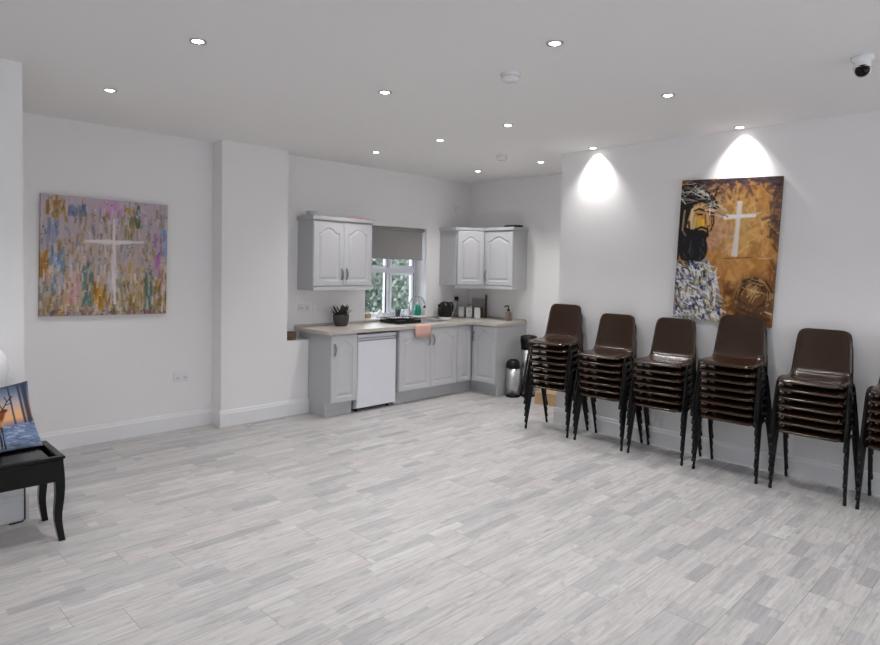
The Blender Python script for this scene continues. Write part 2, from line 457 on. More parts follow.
# ------------------------------------------------------------------ cabinet doors
def door_bm(wd, ht, arch=True, thick=0.02):
    """door lying in local XZ, front towards -Y (y = 0 is the front face), origin at lower left"""
    bm = NB()
    nx = max(16, int(wd/0.009)); nz = max(24, int(ht/0.009))
    mg = min(0.058, wd*0.2)
    def sdf(x, z):
        xc = abs(x-wd/2)/(wd/2-mg)
        top = ht-mg-0.012
        if arch:
            top = ht-mg-0.072 + 0.06*(0.5+0.5*math.cos(PI*min(1, xc/0.78)))**0.62
        return min(x-mg, wd-mg-x, z-mg, top-z)
    def dep(x, z):
        s = sdf(x, z)
        e = min(x, wd-x, z, ht-z)
        d = 0.0
        if e < 0.006: d += 0.004*(1-e/0.006)
        if s > 0:
            if s < 0.007: d += 0.009*s/0.007
            elif s < 0.014: d += 0.009
            elif s < 0.042: d += 0.009*(1-(s-0.014)/0.028)
        return d
    g = [[bm.verts.new((wd*i/nx, dep(wd*i/nx, ht*k/nz), ht*k/nz)) for k in range(nz+1)] for i in range(nx+1)]
    for i in range(nx):
        for k in range(nz):
            f = bm.faces.new((g[i][k], g[i+1][k], g[i+1][k+1], g[i][k+1])); f.smooth = False
    bnd = [g[i][0] for i in range(nx+1)]+[g[nx][k] for k in range(1, nz+1)]+[g[i][nz] for i in range(nx-1, -1, -1)]+[g[0][k] for k in range(nz-1, 0, -1)]
    bk = [bm.verts.new((v.co.x, thick, v.co.z)) for v in bnd]
    n = len(bnd)
    for i in range(n): bm.faces.new((bnd[i], bnd[(i+1) % n], bk[(i+1) % n], bk[i]))
    bm.faces.new(bk)
    return bm

def handle_bm(x, z, ln=0.125):
    bm = NB()
    pts = []
    for k in range(9):
        a = k/8
        pts.append((x, -0.004-0.026*math.sin(PI*a)**0.7, z-ln/2+ln*a))
    tube(bm, pts, [0.006+0.004*math.sin(PI*k/8) for k in range(9)], 8)
    return bm

def add_door(parent, x, y, z, wd, ht, rotz=0, hx=None, hz=None, arch=True):
    d = obj('door', door_bm(wd, ht, arch), M['cab'], parent)
    d.location = (x, y, z); d.rotation_euler = (0, 0, rotz)
    if hx is not None:
        h = obj('handle', handle_bm(hx, hz), M['handle'], d)
    return d

YD, YC = 5.34, 5.44      # door face, plinth face
DT = 0.02
BZ = 0.15                # plinth height
TOPB = 0.878
# ---- base cabinet left of the fridge
t = thing('base_cabinet', 'grey base cabinet with one arched door, left of the fridge', 'cabinet', group=None)
b = NB()
bx(b, 3.772, YD+DT+0.001, BZ, 4.112, YK-0.004, TOPB-0.002); bx(b, 3.772, YC+0.018, 0.0, 3.79, YK-0.2, BZ)
obj('carcass', b, M['cabside'], t)
b = NB(); bx(b, 3.772, YC, 0.001, 4.112, YC+0.018, BZ-0.001); obj('plinth', b, M['cab'], t)
add_door(t, 3.776, YD, 0.156, 0.332, 0.716, 0, 0.035, 0.56)
# ---- fridge
t = thing('fridge', 'white under counter fridge below the worktop', 'fridge')
FX0, FX1 = 4.142, 4.692
b = NB(); bx(b, FX0+0.004, 5.43, 0.03, FX1-0.004, 5.90, 0.85, 0.006); obj('body', b, M['white'], t)
b = NB(); bx(b, FX0, 5.375, 0.045, FX1, 5.428, 0.805, 0.010); dr = obj('door', b, M['white'], t)
b = NB(); bx(b, FX0+0.01, 5.3715, 0.775, FX1-0.01, 5.376, 0.79, 0.0); obj('handle', b, mat('grey_grip', rgb(150, 152, 158), 0.5, noise=0.03), dr)
b = NB(); bx(b, FX0, 5.375, 0.812, FX1, 5.428, 0.85, 0.006); obj('top_panel', b, M['white'], t)
for xx in (FX0+0.05, FX1-0.05):
    for yy in (5.47, 5.86):
        b = NB(); lathe(b, [(0.02, 0), (0.02, 0.032)], xx, yy, 0, 12); obj('foot', b, M['black'], t)
# ---- sink base cabinet, two doors
t = thing('base_cabinet', 'grey base cabinet with two arched doors under the sink, right of the fridge', 'cabinet')
b = NB(); bx(b, 4.714, YD+DT+0.001, BZ, 5.668, YK-0.004, 0.70); bx(b, 4.714, YD+DT+0.001, 0.70, 5.668, YD+DT+0.019, TOPB-0.002); bx(b, 4.714, YD+DT+0.019, 0.70, 4.732, YK-0.004, TOPB-0.002); bx(b, 4.714, YC+0.018, 0, 4.732, YK-0.2, BZ); obj('carcass', b, M['cabside'], t)
b = NB(); bx(b, 4.714, YC, 0.001, 5.668, YC+0.018, BZ-0.001); obj('plinth', b, M['cab'], t)
add_door(t, 4.717, YD, 0.156, 0.488, 0.716, 0, 0.488-0.035, 0.57)
add_door(t, 5.209, YD, 0.156, 0.455, 0.716, 0, 0.035, 0.57)
# ---- corner base cabinet, narrow door
XD, XC = 5.938, 6.045
t = thing('base_cabinet', 'grey corner base cabinet with one narrow arched door, no handle', 'cabinet')
b = NB(); bx(b, 5.672, YD+DT+0.001, BZ, XE-0.004, YK-0.004, TOPB-0.002); obj('carcass', b, M['cabside'], t)
b = NB(); bx(b, 5.672, YC, 0.001, XC+0.018, YC+0.018, BZ-0.001); obj('plinth', b, M['cab'], t)
add_door(t, 5.672, YD, 0.156, 0.258, 0.716)
# ---- end base cabinet, faces -X
YE0 = 4.945
t = thing('base_cabinet', 'grey end base cabinet with plain side panel, nearest the bins', 'cabinet')
b = NB(); bx(b, XD+DT+0.001, YE0, BZ, XE-0.004, YD+DT-0.001, TOPB-0.002); bx(b, XC-0.06, YE0, 0, XE-0.03, YE0+0.018, BZ); obj('carcass', b, M['cabside'], t)
b = NB(); bx(b, XC, YE0+0.019, 0.001, XC+0.018, YC-0.001, BZ-0.001); obj('plinth', b, M['cab'], t)
add_door(t, XD, YD-0.012, 0.156, 0.376, 0.716, -PI/2, 0.030, 0.57)
# ---- worktop (one L shaped slab)
b = NB()
XW = 3.71
poly = [(XW, YK-0.002), (XW, YD+0.02), (XW+0.015, YD-0.018), (XW+0.05, YD-0.03), (XD-0.07, YD-0.03), (XD-0.03, YD-0.06), (XD-0.03, YE0+0.03), (XD+0.01, YE0-0.012), (XE-0.002, YE0-0.012), (XE-0.002, YK-0.002)]
# split at the pier: the slab runs back to the kitchen wall beside it
SBX0, SBX1, SBY0, SBY1, SXM = 5.41, 5.655, 5.52, 5.80, 5.53     # hole for the sink bowl
pa = poly[:4]+[(SXM, YD-0.03), (SXM, SBY0), (SBX0, SBY0), (SBX0, SBY1), (SXM, SBY1), (SXM, YK-0.002)]
pb = [(SXM, YD-0.03)]+poly[4:]+[(SXM, YK-0.002), (SXM, SBY1), (SBX1, SBY1), (SBX1, SBY0), (SXM, SBY0)]
prism(b, pa[::-1], TOPB, 0.915); prism(b, pb[::-1], TOPB, 0.915)
wtp = obj('worktop', b, M['worktop'])
tag(wtp, 'beige speckled L shaped kitchen worktop on the grey base cabinets', 'worktop')
# upstand strip behind
b = NB(); bx(b, XW, YK-0.014, 0.916, XE-0.016, YK-0.002, 0.938); bx(b, XE-0.014, YE0, 0.916, XE-0.002, YK-0.002, 0.938)
obj('upstand', b, M['worktop'], wtp)

# ------------------------------------------------------------------ wall cabinets
def cornice_bm(path, z0, z1, out, closed=False):
    """moulding along a plan polyline; path points listed with the room on the right-hand side"""
    bm = NB()
    prof = [(0.0, z0), (0.006, z0), (0.010, z0+(z1-z0)*0.3), (out*0.55, z0+(z1-z0)*0.6), (out, z1-0.008), (out, z1), (-0.02, z1), (-0.02, z0)]
    n = len(path); rings = []
    for i, p in enumerate(path):
        p = Vector(p)
        def nrm(a, c):
            d = (Vector(c)-Vector(a)).normalized(); return Vector((d.y, -d.x))
        ns = []
        if i > 0: ns.append(nrm(path[i-1], path[i]))
        if i < n-1: ns.append(nrm(path[i], path[i+1]))
        v = sum(ns, Vector((0, 0)))
        v = v/ (v.length_squared/len(ns)) if len(ns) > 1 else v
        if len(ns) > 1: v = (ns[0]+ns[1]); v = v*(2/ v.length_squared)*1.0
        rings.append([bm.verts.new((p.x+v.x*d, p.y+v.y*d, z)) for d, z in prof])
    k = len(prof)
    for a, c in zip(rings, rings[1:]):
        for j in range(k): bm.faces.new((a[j], a[(j+1) % k], c[(j+1) % k], c[j]))
    bm.faces.new(rings[0]); bm.faces.new(rings[-1][::-1])
    return bm

YW = 5.65
t = thing('wall_cabinet', 'grey wall cabinet with two arched doors left of the window', 'cabinet')
CX0, CX1 = 3.748, 4.542
b = NB(); bx(b, CX0, YW+DT+0.001, 1.325, CX1, YK-0.002, 2.09); obj('carcass', b, M['cabside'], t)
b = NB(); bx(b, CX0, YW+0.004, 1.322, CX1, YW+DT, 1.362, 0.004); obj('pelmet', b, M['cab'], t)
b = cornice_bm([(CX0, YK-0.003), (CX0, YW+0.002), (CX1, YW+0.002), (CX1, YK-0.003)][::-1], 2.082, 2.122, 0.08)
obj('cornice', b, M['cabside'], t)
b = NB(); bx(b, CX0+0.02, YW+DT, 2.085, CX1-0.02, YK-0.01, 2.10); obj('top_board', b, M['cabside'], t)
add_door(t, CX0+0.002, YW, 1.37, 0.3935, 0.704, 0, 0.3935-0.03, 0.13)
add_door(t, CX0+0.399, YW, 1.37, 0.3935, 0.704, 0, 0.03, 0.13)

# diagonal corner wall cabinet
t = thing('corner_wall_cabinet', 'grey corner wall cabinet with diagonal arched door right of the window', 'cabinet')
XW1, YDG = 5.948, 5.43
XF = 6.248
b = NB(); prism(b, [(XW1, YK-0.002), (XW1, YW+0.015), (XF+0.012, YDG), (XE-0.002, YDG), (XE-0.002, YK-0.002)][::-1], 1.365, 2.09); obj('carcass', b, M['cabside'], t)
dv = Vector((XF-XW1, YDG-YW)); ln = dv.length; ang = math.atan2(dv.y, dv.x)
nn = Vector((dv.y, -dv.x)).normalized()   # outward
p0 = Vector((XW1, YW)) + nn*0.022 + dv.normalized()*0.012
d = add_door(t, p0.x, p0.y, 1.372, ln-0.024, 0.70, ang)
q0 = Vector((XW1, YW+0.012)); q1 = Vector((XF+0.008, YDG+0.004))
b = cornice_bm([(XW1, YK-0.003), (XW1, YW+0.004), (XF+0.002, YDG+0.003)][::-1], 2.082, 2.122, 0.08)
obj('cornice', b, M['cabside'], t)
b = NB(); bx(b, XW1+0.03, YW+0.02, 2.088, XE-0.01, YK-0.01, 2.1); obj('top_board', b, M['cabside'], t)
b = NB(); pl0 = q0+nn*0.004; pl1 = q1+nn*0.004
pp = [pl0, pl1, pl1-nn*0.018, pl0-nn*0.018]
prism(b, [(v.x, v.y) for v in pp], 1.322, 1.366); obj('pelmet', b, M['cab'], t)
# end wall cabinet
t = thing('wall_cabinet', 'grey wall cabinet with one arched door on the kitchen end wall', 'cabinet')
YS = 4.955
b = NB(); bx(b, XF+DT+0.001, YS, 1.325, XE-0.002, YDG-0.004, 2.09); obj('carcass', b, M['cabside'], t)
b = NB(); bx(b, XF+0.004, YS, 1.322, XF+DT, YDG-0.004, 1.362, 0.004); obj('pelmet', b, M['cab'], t)
b = cornice_bm([(XF+0.002, YDG-0.002), (XF+0.002, YS), (XE-0.003, YS)][::-1], 2.082, 2.122, 0.08)
obj('cornice', b, M['cabside'], t)
b = NB(); bx(b, XF+DT, YS+0.02, 2.085, XE-0.01, YDG-0.02, 2.10); obj('top_board', b, M['cabside'], t)
add_door(t, XF, YDG-0.008, 1.37, 0.462, 0.704, -PI/2, 0.03, 0.13)

# ------------------------------------------------------------------ stacking chairs
def chair_shell():
    bm = NB()
    # profile: x (0 = front), z, half width
    P = [(0.003, 0.430, 0.198), (-0.001, 0.437, 0.203), (0.005, 0.447, 0.208), (0.028, 0.459, 0.213), (0.07, 0.467, 0.216), (0.14, 0.470, 0.214), (0.205, 0.470, 0.210),
         (0.25, 0.473, 0.206), (0.283, 0.484, 0.203), (0.305, 0.506, 0.201), (0.320, 0.539, 0.198), (0.334, 0.59, 0.195), (0.346, 0.65, 0.190), (0.357, 0.71, 0.186),
         (0.367, 0.755, 0.181), (0.373, 0.785, 0.173), (0.377, 0.803, 0.158), (0.379, 0.812, 0.134)]
    # densify
    Q = []
    for i in range(len(P)-1):
        for k in range(2):
            a = k/2; Q.append(tuple(P[i][j]*(1-a)+P[i+1][j]*a for j in range(3)))
    Q.append(P[-1])
    us = [-1, -0.985, -0.95, -0.88, -0.72, -0.45, -0.15, 0.15, 0.45, 0.72, 0.88, 0.95, 0.985, 1]
    rows = []
    n = len(Q)
    for i, (x, z, w_) in enumerate(Q):
        a = Q[max(0, i-1)]; c = Q[min(n-1, i+1)]
        t = Vector((c[0]-a[0], c[1]-a[1])).normalized()
        nv = Vector((t.y, -t.x))      # towards the underside / rear
        seatf = 1-min(1, max(0, (z-0.48)/0.08)) if x > 0.2 else 1
        row = []
        for u in us:
            e = abs(u)
            lip = 0.022*max(0, (e-0.86)/0.14)**2
            dish = -0.010*(1-u*u)*seatf*min(1, x/0.1)
            curve = 0.016*u*u*(1-seatf)     # back hugs forward at its sides
            off = lip
            row.append(bm.verts.new((x+nv.x*off-curve*0.9, u*w_, z+nv.y*off+dish)))
        rows.append(row)
    for a, c in zip(rows, rows[1:]):
        for k in range(len(us)-1):
            f = bm.faces.new((a[k], a[k+1], c[k+1], c[k])); f.smooth = True
    # thickness
    bmesh.ops.recalc_face_normals(bm, faces=bm.faces[:])
    r = bmesh.ops.solidify(bm, geom=bm.faces[:], thickness=0.005)
    for f in bm.faces: f.smooth = True
    return bm

def make_chair():
    t = thing('stacking_chair', 'x', 'chair')
    obj('seat_shell', chair_shell(), M['shell'], t)
    for sx, sy in ((0, 1), (0, -1), (1, 1), (1, -1)):
        fx = 0.012 if sx == 0 else 0.392; tx = 0.105 if sx == 0 else 0.250
        mx_ = 0.195
        y0, y1 = 0.238*sy, 0.226*sy
        b = NB()
        top = Vector((tx, y1, 0.436)); ft = Vector((fx, y0, 0.012))
        d_ = (top-ft)
        pts = [ft, ft+d_*0.5, ft+d_*0.86, ft+d_*0.95+Vector(((mx_-tx)*0.04, -0.001*sy, 0.004)), top+Vector(((mx_-tx)*0.18, -0.003*sy, 0.004)), Vector((tx+(mx_-tx)*0.5, y1-0.004*sy, 0.447)), Vector((mx_, y1-0.005*sy, 0.447))]
        tube(b, pts, 0.0105, 8)
        lg = obj('leg', b, M['frame'], t)
        b = NB(); u_ = d_.normalized()
        tube(b, [ft-u_*0.0115, ft+u_*0.022], [0.0115, 0.0125], 8)
        obj('foot_cap', b, M['rubber'], lg)
    for xx in (0.118, 0.242):
        b = NB(); tube(b, [(xx, -0.221, 0.443), (xx, -0.17, 0.443), (xx, 0.17, 0.443), (xx, 0.221, 0.443)], 0.008, 8)
        obj('crossbar', b, M['frame'], t)
    return t

STACKS = [  # front X, centre Y, count, rotation, phrase
    (5.018, 3.530, 8, 0.035, 'the stack nearest the kitchen and bins'),
    (5.022, 2.968, 7, 0.015, 'the second stack from the kitchen'),
    (5.022, 2.420, 7, 0.010, 'the third stack from the kitchen'),
    (5.018, 1.850, 8, 0.000, 'the fourth stack, under the figure painting'),
    (5.012, 1.272, 7, 0.000, 'the stack right of the figure painting'),
    (5.006, 0.716, 7, 0.000, 'the stack cut off at the right edge'),
]
ORD = ['lowest', 'second from floor', 'third from floor', 'fourth from floor', 'fifth from floor', 'sixth from floor', 'seventh from floor', 'eighth']
PITCH = 0.0622
proto = make_chair(); used = False
rj = random.Random(11)
for sx, sy, n, rz, ph in STACKS:
    for k in range(n):
        where = 'topmost' if k == n-1 else ORD[k]
        lab = 'brown plastic stacking chair with black legs, %s in %s' % (where, ph)
        if len(lab.split()) > 16:
            lab = 'brown plastic chair, %s in %s' % (where, ph)
        loc = (sx - 0.0058*k + rj.uniform(-0.002, 0.002), sy + rj.uniform(-0.004, 0.004), k*PITCH)
        if k == n-1 and n == 8 or (k == n-1 and sy > 2.9): loc = (loc[0], loc[1]+0.012, loc[2])
        g = 'brown chairs in ' + ph
        if not used:
            proto.location = loc; proto['label'] = lab; proto['group'] = g; o = proto; used = True
        else:
            o = dup(proto, loc, lab, g)
        o.rotation_euler = (0, 0, rz + rj.uniform(-0.006, 0.006))

# ------------------------------------------------------------------ paintings
class Canvas:
    def __init__(s, w_, h_, base):
        s.w, s.h = w_, h_
        s.a = np.zeros((h_, w_, 3)); s.a[:] = base
        yy, xx = np.mgrid[0:h_, 0:w_]
        s.u = (xx+0.5)/w_; s.v = (yy+0.5)/h_
        s.asp = h_/w_
    def blend(s, mask, c):
        s.a += (np.array(c, float)-s.a)*np.clip(mask, 0, 1)[..., None]
    def stroke(s, u0, v0, u1, v1, wd, c, al=1.0, soft=0.4):
        X, Y_ = s.u, s.v*s.asp
        ax, ay, bx_, by = u0, v0*s.asp, u1, v1*s.asp
        dx, dy = bx_-ax, by-ay; L2 = dx*dx+dy*dy+1e-9
        t = np.clip(((X-ax)*dx+(Y_-ay)*dy)/L2, 0, 1)
        d = np.hypot(X-ax-t*dx, Y_-ay-t*dy)
        s.blend(al*np.clip((wd-d)/(wd*soft), 0, 1), c)
    def ell(s, cu, cv, ru, rv, c, al=1.0, soft=0.4, rot=0):
        du, dv = (s.u-cu), (s.v-cv)*s.asp
        cr, sr = math.cos(rot), math.sin(rot)
        x = (du*cr+dv*sr)/ru; y = (-du*sr+dv*cr)/(rv*s.asp)
        r = np.hypot(x, y)
        s.blend(al*np.clip((1-r)/soft, 0, 1), c)
    def poly(s, pts, c, al=1.0):
        inside = np.zeros((s.h, s.w), bool); n = len(pts); j = n-1
        for i in range(n):
            xi, yi = pts[i]; xj, yj = pts[j]
            cond = ((yi > s.v) != (yj > s.v)) & (s.u < (xj-xi)*(s.v-yi)/(yj-yi+1e-12)+xi)
            inside ^= cond; j = i
        s.blend(inside*al, c)

def lin_arr(a):
    c = np.clip(a, 0, 255)/255.0
    return np.where(c <= 0.04045, c/12.92, ((c+0.055)/1.055)**2.4)

def canvas_mesh(name, cv, W, H, depth, material, edge=None):
    """canvas box: front in local XZ facing -Y, centred; painted grid in front"""
    nx, nz = cv.w, cv.h
    xs = np.linspace(-W/2, W/2, nx+1); zs = np.linspace(H/2, -H/2, nz+1)
    verts = [(x, 0.0, z) for z in zs for x in xs]
    faces = []; cols = []
    lc = lin_arr(cv.a)
    for k in range(nz):
        for i in range(nx):
            a = k*(nx+1)+i
            faces.append((a, a+nx+1, a+nx+2, a+1)); cols.append(lc[k, i])
    # sides wrap the paint round the stretcher
    def addv(v): verts.append(v); return len(verts)-1
    def side(idx, colf):
        bk = [addv((verts[i][0], depth, verts[i][2])) for i in idx]
        for q in range(len(idx)-1):
            faces.append((idx[q], idx[q+1], bk[q+1], bk[q])); cols.append(colf(q))
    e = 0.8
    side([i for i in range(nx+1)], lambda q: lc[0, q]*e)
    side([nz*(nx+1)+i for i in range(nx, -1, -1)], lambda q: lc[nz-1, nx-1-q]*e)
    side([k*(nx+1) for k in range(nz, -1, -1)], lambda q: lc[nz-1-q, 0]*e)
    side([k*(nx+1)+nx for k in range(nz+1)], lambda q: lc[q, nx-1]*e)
    b0 = [addv((-W/2, depth, H/2)), addv((W/2, depth, H/2)), addv((W/2, depth, -H/2)), addv((-W/2, depth, -H/2))]
    faces.append(tuple(b0)); cols.append(np.array((0.5, 0.45, 0.38)))
    me = bpy.data.meshes.new(name); me.from_pydata(verts, [], faces); me.update()
    at = me.attributes.new('paint', 'FLOAT_COLOR', 'FACE')
    buf = np.ones((len(faces), 4)); buf[:, :3] = np.array(cols)
    at.data.foreach_set('color', buf.ravel().astype(np.float32))
    me.materials.append(material)
    o = bpy.data.objects.new(name, me); COL.objects.link(o)
    return o

PM = paint_mat('acrylic_paint', 0.55)
# left: pastel abstract with a pale cross
R_ = np.random.RandomState(5)
c1 = Canvas(150, 150, (176, 160, 152))
u, v = c1.u, c1.v
c1.a += (np.array((188, 172, 184))-c1.a)*np.clip(1-v*1.9, 0, 1)[..., None]
c1.a += (np.array((176, 150, 112))-c1.a)*np.clip((v-0.55)*1.6, 0, 0.7)[..., None]
PAL_T = [(200, 166, 200), (196, 184, 188), (180, 168, 160), (166, 150, 150), (150, 122, 52), (140, 120, 70), (206, 190, 196), (128, 152, 180), (206, 172, 178), (206, 196, 204)]
PAL_M = [(150, 164, 190), (180, 156, 176), (116, 140, 170), (196, 172, 160), (206, 186, 182), (160, 136, 90), (150, 134, 130), (186, 176, 160), (196, 160, 166)]
PAL_B = [(176, 132, 48), (150, 112, 40), (110, 128, 130), (190, 170, 140), (130, 112, 60), (206, 186, 164), (96, 120, 116), (196, 150, 80), (120, 100, 120), (190, 140, 140)]
for i in range(620):
    uu, vv = R_.rand(), R_.rand()*1.05
    pal = PAL_T if vv+R_.normal(0, .1) < .33 else PAL_M if vv+R_.normal(0, .1) < .62 else PAL_B
    L_ = R_.uniform(.02, .13)
    c1.stroke(uu, vv, uu+R_.normal(0, .008), vv+L_, R_.uniform(.005, .02), pal[R_.randint(len(pal))], R_.uniform(.35, .8), .6)
def patch(n, u0, u1, v0, v1, pal, al=.7, wd=(.006, .018)):
    for i in range(n):
        uu = R_.uniform(u0, u1); vv = R_.uniform(v0, v1); L_ = R_.uniform(.02, .1)
        c1.stroke(uu, vv, uu+R_.normal(0, .006), min(vv+L_, v1+.02), R_.uniform(*wd), pal[R_.randint(len(pal))], al, .6)
patch(26, .04, .17, .0, .16, [(160, 118, 40), (140, 104, 40), (186, 150, 80)])
patch(20, .05, .12, .2, .4, [(110, 132, 170), (160, 150, 160)])
patch(40, .08, .19, .42, .8, [(120, 144, 176), (96, 124, 160), (160, 176, 196)])
patch(30, .2, .3, .6, .88, [(208, 150, 160), (190, 130, 150), (200, 166, 160)])
patch(40, .31, .39, .52, .9, [(92, 122, 118), (76, 106, 110), (120, 140, 130)])
patch(30, .39, .48, .7, .92, [(190, 138, 40), (206, 156, 70), (176, 120, 30)])
patch(26, .5, .58, .62, .85, [(170, 178, 200), (150, 160, 190), (200, 196, 206)])
patch(30, .6, .8, .5, .95, [(186, 160, 110), (196, 170, 130), (180, 140, 60)])
patch(40, .81, .88, .6, .97, [(84, 112, 108), (100, 124, 112), (66, 96, 100)])
patch(26, .93, 1, .6, .97, [(160, 112, 50), (136, 96, 44), (196, 160, 130)])
patch(18, .94, 1, .2, .45, [(110, 136, 190), (150, 160, 200)])
patch(22, .88, .95, .25, .65, [(156, 96, 160), (176, 120, 180), (190, 150, 190)])
patch(16, .69, .76, .03, .2, [(76, 100, 72), (96, 110, 80)])
patch(16, .62, .72, .0, .3, [(176, 150, 90), (160, 130, 60)], .5)
patch(20, .2, .32, .06, .14, [(110, 130, 164), (84, 100, 130)])
patch(24, .45, .65, .0, .12, [(206, 150, 196), (196, 130, 186), (210, 180, 206)])
patch(26, .0, .06, .45, .65, [(176, 124, 50), (150, 104, 44)])
for i in range(60):
    uu = R_.rand(); c1.stroke(uu, .95+R_.rand()*.05, uu+R_.normal(0, .02), .97+R_.rand()*.03, .012, [(90, 76, 110), (130, 90, 120), (170, 120, 60), (150, 140, 160)][R_.randint(4)], .7)
patch(120, 0, 1, .1, .95, [(120, 100, 50), (92, 84, 76), (150, 120, 60), (112, 124, 130), (84, 92, 100)], .45, (.004, .012))
patch(90, 0, 1, .55, .97, [(210, 198, 184), (224, 208, 200), (190, 176, 150)], .6, (.006, .014))
patch(40, 0, 1, .7, .97, [(140, 96, 34), (110, 86, 40), (74, 92, 92)], .6, (.006, .016))
for i in range(110):
    uu, vv = R_.rand(), R_.rand(); c1.ell(uu, vv, .008, .008, [(60, 76, 96), (80, 70, 84), (230, 216, 216)][R_.randint(3)], .7)
for i in range(20):
    q = R_.uniform(.1, .7); c1.stroke(.545+R_.normal(0, .010), q, .555+R_.normal(0, .010), min(.9, q+R_.uniform(.15, .4)), .010, (226, 214, 212), .5, .6)
    q = R_.uniform(.3, .62); c1.stroke(q, .365+R_.normal(0, .011), min(.79, q+R_.uniform(.1, .3)), .355+R_.normal(0, .011), .010, (228, 218, 216), .5, .6)
p1 = canvas_mesh('painting', c1, 1.022, 1.008, 0.035, PM)
p1.location = (1.808, YL-0.038, 1.630); p1.rotation_euler = (0, math.radians(0.9), 0)
tag(p1, 'square pastel abstract canvas with pale cross on the left alcove wall', 'painting')

# right: bearded figure with thorn crown beside a white cross
R_ = np.random.RandomState(9)
c2 = Canvas(140, 212, (186, 132, 72))
c2.u = c2.u*4.97/((1-c2.u)*5.53+c2.u*4.97) - 0.012
u, v = c2.u, c2.v
for i in range(900):
    uu, vv = R_.rand(), R_.rand()
    d0 = math.hypot(uu-.6, (vv-.33)*1.3)
    base = np.array((216, 166, 98)) if d0 < .28 else np.array((200, 142, 74)) if d0 < .48 else np.array((158, 98, 48))
    if vv < .08 or (uu > .9 and vv < .35): base = np.array((92, 66, 66))
    if vv > .72 and uu > .45: base = np.array((116, 72, 30))
    if uu < .5 and .25 < vv < .5: base = np.array((206, 160, 134))
    c2.stroke(uu, vv, uu+R_.normal(0, .05), vv+R_.normal(0, .05), R_.uniform(.012, .035), base+R_.normal(0, 14), .6, .7)
for i in range(60):  # dark top and right margins
    uu = R_.uniform(.1, 1); c2.stroke(uu, R_.uniform(-.02, .03), uu+R_.uniform(.03, .12), R_.uniform(.0, .05), .014, np.array((66, 50, 62))+R_.normal(0, 12), .65)
for i in range(50):
    vv = R_.uniform(0, .4); c2.stroke(R_.uniform(.88, 1.02), vv, R_.uniform(.9, 1.02), vv+R_.uniform(-.05, .05), .014, np.array((80, 58, 56))+R_.normal(0, 12), .55)
for i in range(30):
    vv = R_.uniform(.35, 1); c2.stroke(R_.uniform(.93, 1.02), vv, R_.uniform(.95, 1.02), vv+.06, .014, np.array((104, 70, 34))+R_.normal(0, 10), .5)
for i in range(40):  # pale glow strokes of paint round the cross
    a = R_.rand()*2*PI; r = R_.uniform(.05, .2)
    uu, vv = .58+r*math.cos(a), .28+r*math.sin(a)*.7
    c2.stroke(uu, vv, uu+R_.normal(0, .03), vv+R_.normal(0, .04), .016, np.array((220, 178, 120))+R_.normal(0, 10), .45, .8)
# dark band and horizon line
c2.stroke(.46, .555, .74, .54, .006, (110, 62, 34), .8)
c2.stroke(.8, .545, .95, .54, .006, (226, 210, 200), .6)
# cross
for i in range(8):
    c2.stroke(.582+R_.normal(0, .013), .165, .572+R_.normal(0, .013), .53, .018, (232, 224, 216), .6, .6)
    c2.stroke(.44, .265+R_.normal(0, .006), .74, .255+R_.normal(0, .005), .017, (238, 234, 230), .6, .6)
c2.stroke(.72, .254, .80, .235, .007, (226, 216, 204), .8)
# wreath lower right
c2.ell(.79, .82, .26, .2, (104, 66, 32), .8, .5)
for i in range(210):
    a = R_.rand()*2*PI; a2 = a+R_.uniform(.2, .7); r = R_.uniform(.62, 1.05)
    cc = [(70, 44, 24), (96, 58, 28), (52, 34, 22), (150, 106, 50), (176, 140, 90)][R_.randint(5)]
    c2.stroke(.79+.19*r*math.cos(a), .80+.125*r*math.sin(a), .79+.19*r*math.cos(a2), .80+.125*r*math.sin(a2), .012, cc, .8)
for i in range(26):
    c2.stroke(R_.uniform(.6, .98), R_.uniform(.86, .97), R_.uniform(.6, 1), R_.uniform(.86, .97), .016, np.array((86, 54, 28))+R_.normal(0, 12), .6)
c2.ell(.78, .76, .10, .055, (200, 158, 84), .55, .9)
for i in range(14):
    c2.stroke(.78+R_.normal(0, .05), .78+R_.normal(0, .03), .78+R_.normal(0, .05), .78+R_.normal(0, .03), .007, (214, 186, 130), .6)
c2.stroke(.92, .90, .98, .91, .010, (214, 200, 190), .8)
